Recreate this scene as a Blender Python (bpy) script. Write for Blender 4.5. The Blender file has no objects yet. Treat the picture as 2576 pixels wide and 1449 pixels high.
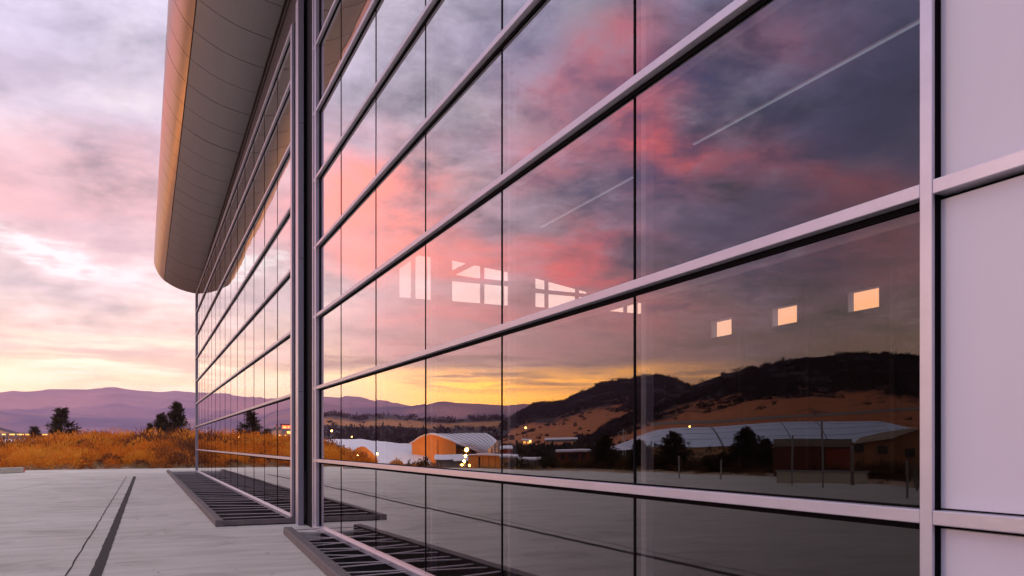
import bpy, bmesh, math, random
import numpy as np
from math import sin, cos, tan, atan, atan2, radians, degrees, pi, sqrt
from mathutils import Vector, Matrix

# ------------------------------------------------------------------ frame of reference
# X points into the building (glass plane at X = 3), Y runs along the facade, Z is up.
TH = math.atan(931 / 2000)            # the camera looks TH to the right of the facade direction
SN, CS = sin(TH), cos(TH)
EYE = 1.6
GB, GA = 3.0, 2.90                    # outer glass planes of the two facade sections
sc = bpy.context.scene
COL = sc.collection

# ------------------------------------------------------------------ camera
cam_d = bpy.data.cameras.new('camera')
cam = bpy.data.objects.new('camera', cam_d); COL.objects.link(cam)
cam.location = (0, 0, EYE)
cam.rotation_euler = (pi / 2, 0, -TH)
cam_d.sensor_width = 36.0
cam_d.lens = 36.0 * 2000 / 2576
cam_d.shift_y = (1118 - 724.5) / 2576
cam_d.clip_start = 0.1
cam_d.clip_end = 40000
sc.camera = cam

# ------------------------------------------------------------------ colour management / render
sc.view_settings.view_transform = 'Standard'
sc.view_settings.look = 'None'
sc.view_settings.gamma = 1
sc.view_settings.exposure = 0.0
sc.view_settings.use_curve_mapping = False
sc.render.engine = 'CYCLES'
sc.cycles.use_denoising = True
sc.cycles.max_bounces = 10
sc.cycles.transparent_max_bounces = 16
sc.cycles.volume_bounces = 0
sc.cycles.sample_clamp_indirect = 6

# ------------------------------------------------------------------ pixel helpers (2576-wide reading of the photograph)
def az_of(px):                        # azimuth of an image column, from +Y towards +X, degrees
    return degrees(atan((px - 1288) / 2000)) + degrees(TH)
def el_of(px, py):
    return degrees(atan((1118 - py) / 2000 * cos(atan((px - 1288) / 2000))))
def seen(px, depth, py=None):
    """point at a given camera depth straight in view"""
    r = depth / cos(atan((px - 1288) / 2000)); a = radians(az_of(px))
    z = None if py is None else EYE + (1118 - py) / 2000 * depth
    return (r * sin(a), r * cos(a), z)
def mirrored(px, depth, py=None):
    """the real point whose mirror image in the glass (X = 3) shows at px"""
    x, y, z = seen(px, depth, py)
    return (2 * GB - x, y, z)

# ------------------------------------------------------------------ world: sunset cloud deck over a Nishita sky
SUN_EL, SUN_AZ = 8.0, -68.0           # azimuth from +Y towards +X, degrees
world = bpy.data.worlds.new('World'); sc.world = world
world.use_nodes = True
NT = world.node_tree; NT.nodes.clear()
class S:
    """socket wrapper with arithmetic"""
    def __init__(s, sock, nt): s.k = sock; s.nt = nt
    def _m(s, op, *a):
        n = s.nt.nodes.new('ShaderNodeMath'); n.operation = op
        for i, v in enumerate((s,) + a):
            if isinstance(v, S): s.nt.links.new(v.k, n.inputs[i])
            else: n.inputs[i].default_value = v
        return S(n.outputs[0], s.nt)
    def __add__(s, o): return s._m('ADD', o)
    def __sub__(s, o): return s._m('SUBTRACT', o)
    def __mul__(s, o): return s._m('MULTIPLY', o)
    def __truediv__(s, o): return s._m('DIVIDE', o)
    def pow(s, o): return s._m('POWER', o)
    def max(s, o): return s._m('MAXIMUM', o)
    def min(s, o): return s._m('MINIMUM', o)
    def sstep(s, a, b, lo=0.0, hi=1.0):
        n = s.nt.nodes.new('ShaderNodeMapRange'); n.interpolation_type = 'SMOOTHSTEP'
        s.nt.links.new(s.k, n.inputs[0])
        for i, v in enumerate((a, b, lo, hi)): n.inputs[1 + i].default_value = v
        return S(n.outputs[0], s.nt)
def node(nt, kind, **kw):
    n = nt.nodes.new(kind)
    for k, v in kw.items(): setattr(n, k, v)
    return n
def combine(nt, x, y, z=0.0):
    n = nt.nodes.new('ShaderNodeCombineXYZ')
    for i, v in enumerate((x, y, z)):
        if isinstance(v, S): nt.links.new(v.k, n.inputs[i])
        else: n.inputs[i].default_value = v
    return n.outputs[0]
def noise(nt, vec, scale, detail=5.0, rough=0.55, dist=0.0, color=False):
    n = node(nt, 'ShaderNodeTexNoise'); n.inputs['Scale'].default_value = scale
    n.inputs['Detail'].default_value = detail; n.inputs['Roughness'].default_value = rough
    n.inputs['Distortion'].default_value = dist
    if vec is not None: nt.links.new(vec, n.inputs['Vector'])
    return n.outputs['Color'] if color else S(n.outputs[0], nt)
def ramp(nt, fac, stops, interp='LINEAR'):
    n = node(nt, 'ShaderNodeValToRGB'); cr = n.color_ramp; cr.interpolation = interp
    while len(cr.elements) < len(stops): cr.elements.new(1.0)
    for e, (p, c) in zip(cr.elements, stops):
        e.position = p; e.color = (c[0], c[1], c[2], 1)
    nt.links.new(fac.k, n.inputs[0]); return n.outputs[0]
def mixc(nt, fac, a, b, blend='MIX'):
    n = node(nt, 'ShaderNodeMix', data_type='RGBA', blend_type=blend); n.clamp_factor = True
    for sock, v in ((n.inputs[0], fac), (n.inputs[6], a), (n.inputs[7], b)):
        if isinstance(v, S): nt.links.new(v.k, sock)
        elif isinstance(v, bpy.types.NodeSocket): nt.links.new(v, sock)
        elif isinstance(v, (int, float)): sock.default_value = v
        else: sock.default_value = (*v, 1)
    return n.outputs[2]

tc = node(NT, 'ShaderNodeTexCoord')
sep = node(NT, 'ShaderNodeSeparateXYZ'); NT.links.new(tc.outputs['Generated'], sep.inputs[0])
dx, dy, dz = (S(o, NT) for o in sep.outputs)
az = dx._m('ARCTAN2', dy) * (180 / pi)
el = dz._m('ARCSINE') * (180 / pi)
zc = dz.max(0.0) + 0.16
plane = combine(NT, dx / zc, dy / zc, 0.0)               # cloud deck seen in perspective
n_big = noise(NT, plane, 1.1, 6, 0.58, 0.4)
n_mid = noise(NT, plane, 2.6, 8, 0.62, 0.35)
n_fin = noise(NT, plane, 7.5, 6, 0.65, 0.2)
warp = node(NT, 'ShaderNodeSeparateXYZ')
wn = noise(NT, plane, 2.0, 6, 0.6, 0.0, color=True); NT.links.new(wn, warp.inputs[0])
wx, wy = S(warp.outputs[0], NT) - 0.5, S(warp.outputs[1], NT) - 0.5
damp = el.sstep(0.5, 9.0, 0.25, 1.0)
aw = az + wx * 13.0
ew = el + wy * 9.0 * damp
def stops(lst): return [(math.sqrt(max(e, 0) / 90), c) for e, c in lst]
ef = (ew.max(0.0) / 90.0).pow(0.5)
pale = ramp(NT, ef, stops([(0, (1.55, 1.18, .70)), (3.4, (1.50, 1.10, .66)), (4.6, (1.25, .82, .54)), (6.2, (1.10, .70, .56)),
        (8.5, (1.06, .74, .68)), (11, (.98, .69, .69)), (14, (.92, .50, .51)), (17, (.84, .52, .58)), (20, (.66, .52, .64)),
        (26, (.63, .54, .69)), (40, (1.0, .93, 1.05)), (90, (1.35, 1.3, 1.45))]))
deep = ramp(NT, ef, stops([(0, (.95, .50, .36)), (3.4, (.90, .46, .36)), (4.6, (.78, .42, .40)), (6.0, (.62, .35, .42)),
        (7.8, (.72, .40, .52)), (10, (.60, .32, .50)), (14, (.46, .25, .54)), (19, (.40, .32, .72)), (24, (.46, .48, .98)),
        (30, (.56, .60, 1.08)), (42, (1.0, .93, 1.08)), (90, (1.35, 1.3, 1.45))]))
side = az._m('ABSOLUTE')
west = az.sstep(-14, -46)                                 # away from the bright part of the sunset
# full circle behind the viewer keeps the deep side's evening cloud; the far side stays pale
col = mixc(NT, west, pale, deep)
# cloud relief
lum = (n_big - 0.5) * 0.9 + (n_mid - 0.5) * 1.1 + (n_fin - 0.5) * 0.8
lum = (lum * el.sstep(0.0, 14.0, 0.35, 1.0) * az.sstep(-6, -26, 1.3, 2.8) + 1.0).max(0.28)
lumc = node(NT, 'ShaderNodeMix', data_type='RGBA', blend_type='MULTIPLY'); lumc.inputs[0].default_value = 1.0
NT.links.new(col, lumc.inputs[6]); NT.links.new(combine(NT, lum, lum, lum), lumc.inputs[7])
col = lumc.outputs[2]

def refl(px, py): return (-az_of(px), el_of(px, py))
def direct(px, py): return (az_of(px), el_of(px, py))
def patch(pos, wa, we, tilt=0.0):
    a0, e0 = pos
    u = aw - a0; v = ew - e0
    if tilt:
        c, s_ = cos(radians(tilt)), sin(radians(tilt))
        u, v = u * c + v * s_, v * c - u * s_
    u = u / wa; v = v / we
    q = (u * u + v * v) * -1.0
    return _exp(q)
def _exp(q):
    n = node(NT, 'ShaderNodeMath', operation='EXPONENT'); NT.links.new(q.k, n.inputs[0]); return S(n.outputs[0], NT)
def total(lst):
    t = None
    for pos, wa, we, tilt, amp in lst:
        p = patch(pos, wa, we, tilt) * amp
        t = p if t is None else t + p
    return t
rose = el.sstep(4.6, 6.6) * el.sstep(9.0, 14.0, 1.0, 0.0) * az.sstep(-10, -17) * az.sstep(-44, -34) * (n_mid * 1.2 + .1)
col = mixc(NT, rose.min(.85), col, (1.30, .50, .52))
# bright lavender-white breaks
white = total([(refl(1500, 30), 4, 2.6, 10, .9), (refl(1150, 440), 5, 1.6, 15, .55), (refl(1330, 280), 5, 1.6, 0, .6),
               (refl(1110, 250), 3, 2.0, 0, .5), (refl(1850, 240), 3.0, 2.2, 0, .55), (refl(1980, 500), 5, 1.6, 0, .35),
               (refl(870, 730), 4, 1.4, 0, .5), (refl(1340, 590), 3.5, 2.2, 0, .4), (refl(1750, 760), 6, 1.2, 0, .25),
               (direct(120, 645), 4.0, .45, -8, 1.3), (direct(-20, 618), 3, .4, -8, 1.0), (direct(300, 690), 4, .4, 6, .6),
               (direct(310, 260), 3.5, 1.2, 0, .6), (direct(60, 330), 4, 1.6, 0, .45), (direct(330, 100), 2.0, 2.0, 0, .6)])
col = mixc(NT, (white * ((n_mid - .34) * 3.2).max(0.0)).min(1.0), col, mixc(NT, west, (1.15, 1.0, 1.0), (.92, .88, 1.05)))
# pink and red lit bellies
pink = total([(refl(960, 420), 3.5, 2.4, 0, .75), (refl(1040, 520), 3.6, 2.0, 20, 1.1), (refl(850, 450), 3.2, 2.6, 0, 1.1),
              (refl(900, 620), 5, 1.8, 0, .9), (refl(1190, 640), 4, 1.6, 0, .8),
              (refl(1480, 140), 6, 2.2, -25, .8), (refl(1400, 350), 5, 2.0, -20, .7), (refl(1650, 270), 3.0, 4.0, 0, 1.0),
              (refl(1450, 645), 3.6, 1.7, 0, 1.35), (refl(1560, 690), 4, 1.5, 0, .9), (refl(1720, 340), 4, 1.6, 25, .7),
              (refl(2060, 470), 6, 1.7, 10, .75), (refl(1900, 350), 4, 1.6, 0, .5), (refl(1960, 80), 5, 1.8, 0, .4), (refl(2200, 600), 5, 2.0, 0, .5),
              (refl(1180, 800), 6, 1.0, 0, .5), (refl(1600, 800), 6, 1.4, 0, .35),
              (direct(220, 430), 4.0, 1.3, -8, .9), (direct(20, 490), 3.5, 1.4, -10, .8), (direct(300, 560), 4, 1.2, 0, .45), (direct(330, 870), 4, 1.0, 0, .35)])
col = mixc(NT, (pink * ((n_mid - .30) * 3.0).max(0.0)).min(.95), col, mixc(NT, az.sstep(-16, -34), mixc(NT, az.sstep(-7, -13), (1.0, .52, .52), (2.0, .50, .36)), (2.5, .34, .36)))
wisps = ((n_fin * .55 + n_mid * .45 - .53).max(0.0) * 5.5 * el.sstep(6, 12) * az.sstep(-12, -34)).min(.6)
col = mixc(NT, wisps, col, mixc(NT, n_big.sstep(.42, .58), (.95, .92, 1.25), (1.5, .62, .80)))
gaps = ((n_fin * .4 + n_big * .6) * -1.0 + .47).max(0.0) * 7.0 * el.sstep(6, 12) * az.sstep(-12, -36)
col = mixc(NT, gaps.min(.85), col, (.14, .14, .52))
# shaded cloud
dark = total([(refl(1330, 90), 7, 4.5, 0, .5), (refl(1600, 420), 4, 2.6, 0, .5), (refl(2250, 150), 6, 6, 0, .8), (refl(2150, 330), 5, 3.0, 0, .6), (refl(1900, 560), 8, 2.0, 0, .5), (refl(1250, 560), 3, 1.4, 0, .35),
              (refl(1900, 640), 8, 2.5, 0, .35), (direct(90, 190), 5, 2.0, 0, .45), (direct(250, 590), 5, .9, 0, .45), (direct(60, 700), 5, .6, 0, .4),
              (refl(1480, 250), 3, 1.6, 0, .4)])
col = mixc(NT, (dark * (n_big * 1.4)).min(.8), col, mixc(NT, west, (.52, .38, .50), (.15, .15, .52)))
# long bars of cloud and fire along the horizon
bars = noise(NT, combine(NT, az * 0.07, el * 0.95 + wx * 0.9, 3.7), 1.0, 5, 0.55, 0.15)
fire = el.sstep(3.2, 6.0, 1.0, 0.0) * az.sstep(-45, -33) * az.sstep(2, -12)
fire2 = (bars - 0.42).max(0.0) * 6.0
glow = mixc(NT, az.sstep(-10, -26), (1.9, 1.34, .78), (6.5, 2.5, .08))
col = mixc(NT, (fire * 0.9 + fire2 * el.sstep(3.6, 6.3, 0.95, 0.0) * az.sstep(-46, -35) * az.sstep(-2, -12)).min(1.0), col, glow)
barcloud = (bars * -1.0 + 0.47).max(0.0) * 8.0 * el.sstep(3.6, 4.6) * el.sstep(5.4, 8.5, 1.0, 0.0) * az.sstep(-4, -14)
col = mixc(NT, barcloud.min(.75), col, (.62, .27, .22))
palebars = ((bars - 0.47).max(0.0) * 7.0 * el.sstep(2.6, 3.6) * el.sstep(4.6, 8.5, 1.0, 0.0) * az.sstep(-14, -4)).min(.9)
col = mixc(NT, palebars, col, (1.6, 1.32, .95))
# afterglow low behind the building, seen through its clerestory windows
east = az.sstep(8, 20) * az.sstep(75, 50) * el.sstep(4, 30, 1.0, 0.0)
col = mixc(NT, east * 0.9, col, mixc(NT, az.sstep(24, 50), (2.0, 1.5, 1.25), (2.4, .86, .08)))

sky = node(NT, 'ShaderNodeTexSky', sky_type='NISHITA', sun_disc=False)
sky.sun_elevation = radians(SUN_EL); sky.sun_rotation = radians(SUN_AZ)
clear = node(NT, 'ShaderNodeMix', data_type='RGBA', blend_type='ADD'); clear.inputs[0].default_value = 0.05
NT.links.new(col, clear.inputs[6]); NT.links.new(sky.outputs[0], clear.inputs[7])
below = dz.sstep(-0.06, -0.005)
colf = mixc(NT, below, (.20, .16, .16), clear.outputs[2])
bg = node(NT, 'ShaderNodeBackground'); bg.inputs[1].default_value = 1.0
NT.links.new(colf, bg.inputs[0])
wo = node(NT, 'ShaderNodeOutputWorld'); NT.links.new(bg.outputs[0], wo.inputs[0])
world.cycles.sampling_method = 'MANUAL'; world.cycles.sample_map_resolution = 1024

# ------------------------------------------------------------------ sun
sun_d = bpy.data.lights.new('sun', 'SUN'); sun = bpy.data.objects.new('sun', sun_d); COL.objects.link(sun)
sun_d.energy = 0.55; sun_d.angle = radians(7); sun_d.color = (1.0, .58, .36)
sd = Vector((sin(radians(SUN_AZ)) * cos(radians(SUN_EL)), cos(radians(SUN_AZ)) * cos(radians(SUN_EL)), sin(radians(SUN_EL))))
sun.rotation_euler = sd.to_track_quat('Z', 'Y').to_euler()

# ------------------------------------------------------------------ mesh helpers
def link(o, parent=None):
    COL.objects.link(o)
    if parent: o.parent = parent
    return o
def tag(o, label=None, cat=None, group=None, kind=None):
    if label: o['label'] = label
    if cat: o['category'] = cat
    if group: o['group'] = group
    if kind: o['kind'] = kind
    return o
def empty(name, loc=(0, 0, 0), label=None, cat=None, group=None):
    o = bpy.data.objects.new(name, None); o.location = loc; o.empty_display_size = 0.3
    link(o); return tag(o, label, cat, group)
class MB:
    """collects boxes, prisms and tubes into one mesh"""
    def __init__(s): s.v = []; s.f = []
    def add(s, vs, fs):
        b = len(s.v); s.v += [tuple(p) for p in vs]; s.f += [tuple(b + i for i in f) for f in fs]; return s
    def box(s, x0, x1, y0, y1, z0, z1):
        return s.add([(x0, y0, z0), (x1, y0, z0), (x1, y1, z0), (x0, y1, z0), (x0, y0, z1), (x1, y0, z1), (x1, y1, z1), (x0, y1, z1)],
                     [(0, 3, 2, 1), (4, 5, 6, 7), (0, 1, 5, 4), (1, 2, 6, 5), (2, 3, 7, 6), (3, 0, 4, 7)])
    def bar(s, p, q, w, h, up=(0, 0, 1)):
        p, q = Vector(p), Vector(q); d = (q - p).normalized(); up = Vector(up)
        if abs(d.dot(up)) > .98: up = Vector((1, 0, 0))
        r = d.cross(up).normalized(); u = r.cross(d)
        r = r * w / 2; u = u * h / 2
        vs = [p - r - u, p + r - u, p + r + u, p - r + u, q - r - u, q + r - u, q + r + u, q - r + u]
        return s.add(vs, [(0, 1, 2, 3), (7, 6, 5, 4), (0, 4, 5, 1), (1, 5, 6, 2), (2, 6, 7, 3), (3, 7, 4, 0)])
    def tube(s, pts, rad, n=8):
        pts = [Vector(p) for p in pts]; b = len(s.v)
        for i, p in enumerate(pts):
            d = (pts[min(i + 1, len(pts) - 1)] - pts[max(i - 1, 0)]).normalized()
            a = Vector((1, 0, 0)) if abs(d.x) < .9 else Vector((0, 1, 0))
            r = d.cross(a).normalized(); u = d.cross(r)
            rr = rad[i] if isinstance(rad, (list, tuple)) else rad
            for k in range(n):
                t = 2 * pi * k / n; s.v.append(tuple(p + r * (rr * cos(t)) + u * (rr * sin(t))))
        for i in range(len(pts) - 1):
            for k in range(n):
                k2 = (k + 1) % n
                s.f.append((b + i * n + k, b + i * n + k2, b + (i + 1) * n + k2, b + (i + 1) * n + k))
        s.f.append(tuple(b + k for k in range(n))[::-1]); s.f.append(tuple(b + (len(pts) - 1) * n + k for k in range(n)))
        return s
    def mesh(s, name, mat, smooth=False, fix=True):
        me = bpy.data.meshes.new(name); me.from_pydata(s.v, [], s.f)
        if mat: me.materials.append(mat)
        if fix:
            bm = bmesh.new(); bm.from_mesh(me); bmesh.ops.recalc_face_normals(bm, faces=bm.faces[:]); bm.to_mesh(me); bm.free()
        if smooth: me.polygons.foreach_set('use_smooth', [True] * len(me.polygons))
        me.update(); return me
    def build(s, name, mat, parent=None, loc=(0, 0, 0), smooth=False, bevel=0):
        o = bpy.data.objects.new(name, s.mesh(name, mat, smooth)); o.location = loc; link(o, parent)
        if bevel:
            m = o.modifiers.new('edge', 'BEVEL'); m.width = bevel; m.segments = 2; m.limit_method = 'ANGLE'
        return o
def obj(name, me, parent=None, loc=(0, 0, 0)):
    o = bpy.data.objects.new(name, me); o.location = loc; return link(o, parent)
def np_mesh(name, V, F, mat, attr=None, smooth=False):
    """fast mesh from numpy arrays; F is (n,3) or (n,4)"""
    me = bpy.data.meshes.new(name); n, k = F.shape
    me.vertices.add(len(V)); me.vertices.foreach_set('co', np.ascontiguousarray(V, dtype=np.float32).ravel())
    me.loops.add(n * k); me.loops.foreach_set('vertex_index', np.ascontiguousarray(F, dtype=np.int32).ravel())
    me.polygons.add(n); me.polygons.foreach_set('loop_start', np.arange(0, n * k, k, dtype=np.int32))
    if smooth: me.polygons.foreach_set('use_smooth', np.ones(n, dtype=bool))
    if attr:
        for an, data in attr.items():
            a = me.attributes.new(an, 'FLOAT', 'POINT'); a.data.foreach_set('value', np.ascontiguousarray(data, dtype=np.float32))
    if mat: me.materials.append(mat)
    me.update(calc_edges=True); me.validate(); return me
RNG = np.random.default_rng(7); random.seed(7)
_T = np.random.default_rng(3).random((256, 256))
def vnoise(x, y):
    xi, yi = np.floor(x).astype(int), np.floor(y).astype(int); fx, fy = x - xi, y - yi
    fx, fy = fx * fx * (3 - 2 * fx), fy * fy * (3 - 2 * fy)
    g = lambda a, b: _T[a % 256, b % 256]
    return (g(xi, yi) * (1 - fx) + g(xi + 1, yi) * fx) * (1 - fy) + (g(xi, yi + 1) * (1 - fx) + g(xi + 1, yi + 1) * fx) * fy
def fbm(x, y, o=5, g=.5):
    t = 0; a = 1; n = 0
    for i in range(o):
        t = t + a * vnoise(x * 2 ** i + 17.3 * i, y * 2 ** i + 9.1 * i); n += a; a *= g
    return t / n - .5
def sst(a, b, x):
    t = np.clip((x - a) / (b - a), 0, 1); return t * t * (3 - 2 * t)

# ------------------------------------------------------------------ materials
def mat(name, color, rough=.6, metal=0.0, spec=.5, var=0.0, vscale=4.0, bump=0.0, bscale=30.0, emit=None, aniso=None):
    m = bpy.data.materials.new(name); m.use_nodes = True; nt = m.node_tree; b = nt.nodes['Principled BSDF']
    b.inputs['Roughness'].default_value = rough; b.inputs['Metallic'].default_value = metal
    b.inputs['Specular IOR Level'].default_value = spec
    b.inputs['Base Color'].default_value = (*color, 1)
    tcn = node(nt, 'ShaderNodeTexCoord'); vec = tcn.outputs['Object']
    if aniso:
        mp = node(nt, 'ShaderNodeMapping'); mp.inputs['Scale'].default_value = aniso; nt.links.new(vec, mp.inputs[0]); vec = mp.outputs[0]
    if var:
        n = noise(nt, vec, vscale, 6, .6)
        f = (n - .5) * (2 * var) + 1.0
        c = mixc(nt, 1.0, color, combine(nt, f, f, f), 'MULTIPLY'); nt.links.new(c, b.inputs['Base Color'])
        r = (n - .5) * (.5 * var) + rough; nt.links.new(r.k, b.inputs['Roughness'])
    if bump:
        nb = noise(nt, vec, bscale, 6, .6); bn = node(nt, 'ShaderNodeBump'); bn.inputs['Strength'].default_value = bump
        bn.inputs['Distance'].default_value = .02; nt.links.new(nb.k, bn.inputs['Height']); nt.links.new(bn.outputs[0], b.inputs['Normal'])
    if emit:
        b.inputs['Emission Color'].default_value = (*emit[0], 1); b.inputs['Emission Strength'].default_value = emit[1]
    return m
def attr_mat(name, c0, c1, attr, rough=.8, var=.35, vscale=1.0, c2=None, spec=.2, transl=0.0, warp_n=0.0):
    """two or three colours mixed by a vertex attribute (plant species, scrub cover)"""
    m = bpy.data.materials.new(name); m.use_nodes = True; nt = m.node_tree; b = nt.nodes['Principled BSDF']
    b.inputs['Roughness'].default_value = rough; b.inputs['Specular IOR Level'].default_value = spec
    a = node(nt, 'ShaderNodeAttribute', attribute_name=attr); fac = S(a.outputs['Fac'], nt)
    tcn = node(nt, 'ShaderNodeTexCoord'); n = noise(nt, tcn.outputs['Object'], vscale, 8, .65)
    if warp_n:
        n3 = noise(nt, tcn.outputs['Object'], vscale * 5, 5, .7)
        fac = (fac + (n - .5) * warp_n * 2.2 + (n3 - .5) * warp_n * 2.0).sstep(.12, .80)
    if warp_n: c = ramp(nt, fac, [(0, c0), (.16, tuple(v * .8 for v in c0)), (.42, (c0[0] * .38, c0[1] * .36, c0[2] * .45)), (.75, c1), (1, c1)])
    elif c2: c = ramp(nt, fac, [(0, c0), (.5, c1), (1, c2)])
    else: c = mixc(nt, fac, c0, c1)
    f = (n - .5) * (2 * var) + 1.0
    c = mixc(nt, 1.0, c, combine(nt, f, f, f), 'MULTIPLY'); nt.links.new(c, b.inputs['Base Color'])
    if transl:
        tr = node(nt, 'ShaderNodeBsdfTranslucent'); nt.links.new(c, tr.inputs[0])
        mx = node(nt, 'ShaderNodeMixShader'); mx.inputs[0].default_value = transl
        nt.links.new(b.outputs[0], mx.inputs[1]); nt.links.new(tr.outputs[0], mx.inputs[2])
        nt.links.new(mx.outputs[0], nt.nodes['Material Output'].inputs[0])
    return m
def glass_mat():
    m = bpy.data.materials.new('coated_glass'); m.use_nodes = True; nt = m.node_tree; nt.nodes.clear()
    lw = node(nt, 'ShaderNodeLayerWeight'); lw.inputs[0].default_value = .5
    f = S(lw.outputs['Facing'], nt)
    cur = ramp(nt, f, [(0, (.075,) * 3), (.21, (.085,) * 3), (.30, (.115,) * 3), (.42, (.20,) * 3), (.53, (.31,) * 3), (.66, (.52,) * 3), (.76, (.74,) * 3), (.86, (.88,) * 3), (1, (1,) * 3)])
    tcg = node(nt, 'ShaderNodeTexCoord'); wv = noise(nt, tcg.outputs['Object'], .9, 2, .5)
    bpn = node(nt, 'ShaderNodeBump'); bpn.inputs['Strength'].default_value = .05; bpn.inputs['Distance'].default_value = .02; nt.links.new(wv.k, bpn.inputs['Height'])
    gl = node(nt, 'ShaderNodeBsdfGlossy'); nt.links.new(bpn.outputs[0], gl.inputs['Normal']); gl.inputs['Roughness'].default_value = 0.0; gl.inputs['Color'].default_value = (1, .97, .96, 1)
    tr = node(nt, 'ShaderNodeBsdfTransparent'); tr.inputs[0].default_value = (.54, .53, .52, 1)
    mx = node(nt, 'ShaderNodeMixShader'); nt.links.new(cur, mx.inputs[0]); nt.links.new(tr.outputs[0], mx.inputs[1]); nt.links.new(gl.outputs[0], mx.inputs[2])
    geo = node(nt, 'ShaderNodeNewGeometry'); clear_ = node(nt, 'ShaderNodeBsdfTransparent')
    mb = node(nt, 'ShaderNodeMixShader'); nt.links.new(geo.outputs['Backfacing'], mb.inputs[0])
    nt.links.new(mx.outputs[0], mb.inputs[1]); nt.links.new(clear_.outputs[0], mb.inputs[2])
    out = node(nt, 'ShaderNodeOutputMaterial'); nt.links.new(mb.outputs[0], out.inputs[0])
    return m
M = {}
M['glass'] = glass_mat()
M['alu'] = mat('anodised_aluminium', (.55, .53, .59), .34, .45, .5, .14, 5, .04, 40, None, (1, .5, 1))
M['alu_side'] = mat('post_metal', (.29, .29, .33), .45, .3, .5, .06, 5)
M['gasket'] = mat('black_gasket', (.006, .005, .006), .9, 0, .08)
M['black'] = mat('black_filler_panel', (.008, .007, .009), .7, 0, .15, .3, 6)
M['panel'] = mat('white_metal_panel', (.62, .605, .68), .40, 0, .45, .07, 2.2, .06, 2.0, None, (1, 1, .18))
M['soffit'] = mat('soffit_metal', (.30, .27, .265), .42, .35, .4, .08, 1.2)
M['fascia'] = mat('fascia_metal', (.42, .30, .235), .34, .85, .5, .06, 1.5, 0, 1, None, (1, .15, 1))
M['frieze'] = mat('dark_frieze', (.045, .035, .035), .5, .2, .4, .2, 3)
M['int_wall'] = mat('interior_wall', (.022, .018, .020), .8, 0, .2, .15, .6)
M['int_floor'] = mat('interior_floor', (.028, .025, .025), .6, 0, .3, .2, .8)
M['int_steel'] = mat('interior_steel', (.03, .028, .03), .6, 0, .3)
M['int_white'] = mat('interior_white', (.62, .60, .62), .5, 0, .3, .05, 3)
M['fin'] = mat('inner_mullion', (.34, .33, .36), .5, 0, .3)
M['curb'] = mat('weathered_curb', (.17, .145, .14), .85, 0, .2, .35, 7, .5, 60)
M['bars'] = mat('grate_steel', (.48, .45, .44), .6, .3, .4, .25, 8)
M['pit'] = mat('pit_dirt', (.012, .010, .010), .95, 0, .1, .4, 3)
M['asphalt'] = mat('asphalt_strip', (.055, .048, .047), .9, 0, .2, .35, 6, .6, 40)
M['crack'] = mat('joint_filler', (.04, .035, .033), .9, 0, .2, .3, 8)

# ------------------------------------------------------------------ apron
def concrete_mat():
    m = bpy.data.materials.new('broom_concrete'); m.use_nodes = True; nt = m.node_tree; b = nt.nodes['Principled BSDF']
    tcn = node(nt, 'ShaderNodeTexCoord'); v = tcn.outputs['Object']
    mp = node(nt, 'ShaderNodeMapping'); mp.inputs['Scale'].default_value = (.55, 2.6, 1); mp.inputs['Rotation'].default_value = (0, 0, radians(-14)); nt.links.new(v, mp.inputs[0])
    streak = noise(nt, mp.outputs[0], 1.1, 8, .6, .3)
    blot = noise(nt, v, .35, 6, .6)
    fine = noise(nt, v, 26, 6, .7)
    mp2 = node(nt, 'ShaderNodeMapping'); mp2.inputs['Scale'].default_value = (.35, 6.0, 1); mp2.inputs['Rotation'].default_value = (0, 0, radians(-10)); nt.links.new(v, mp2.inputs[0])
    scr = noise(nt, mp2.outputs[0], 1.4, 6, .7, .6)
    scuff = scr.sstep(.60, .78) * noise(nt, v, 1.3, 3, .5).sstep(.45, .62)
    c = ramp(nt, streak * .55 + blot * .45, [(.32, (.37, .345, .30)), (.50, (.50, .47, .415)), (.68, (.60, .57, .51))])
    f = (fine - .5) * .28 + 1.0
    c = mixc(nt, 1.0, c, combine(nt, f, f, f), 'MULTIPLY')
    c = mixc(nt, scuff * .75, c, (.13, .11, .10)); nt.links.new(c, b.inputs['Base Color'])
    damp_ = noise(nt, v, .8, 7, .62, .8).sstep(.54, .66)
    c = mixc(nt, damp_ * .30, c, (.20, .175, .155))
    spots = noise(nt, v, 4.0, 2, .5).sstep(.70, .76)
    c = mixc(nt, spots * .75, c, (.10, .085, .08)); nt.links.new(c, b.inputs['Base Color'])
    b.inputs['Roughness'].default_value = .82; b.inputs['Specular IOR Level'].default_value = .25
    bn = node(nt, 'ShaderNodeBump'); bn.inputs['Strength'].default_value = .35; bn.inputs['Distance'].default_value = .01
    h = fine + streak * .6; nt.links.new(h.k, bn.inputs['Height']); nt.links.new(bn.outputs[0], b.inputs['Normal'])
    return m
M['concrete'] = concrete_mat()
EDGE = [(6, 58.0), (2, 58.2), (-2, 58.0), (-5, 57.6), (-8.5, 56.6), (-11, 54.6), (-13.6, 51.2), (-15.6, 47.5), (-17.6, 43), (-19.4, 38), (-20.8, 33), (-21, 28), (-20, 22.5), (-18.4, 18), (-17.6, 10), (-17.5, 0), (-18, -14)]
edge = []
for (a, b) in zip(EDGE[:-1], EDGE[1:]):
    for k in range(6):
        t = k / 6; edge.append((a[0] + (b[0] - a[0]) * t + random.uniform(-.12, .12), a[1] + (b[1] - a[1]) * t + random.uniform(-.12, .12)))
edge.append(EDGE[-1])
CURB_A = 1.30                         # outer face of the grate kerb beside section A
def curb_b(y): return 2.30 - .052 * (14.75 - y)
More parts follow.
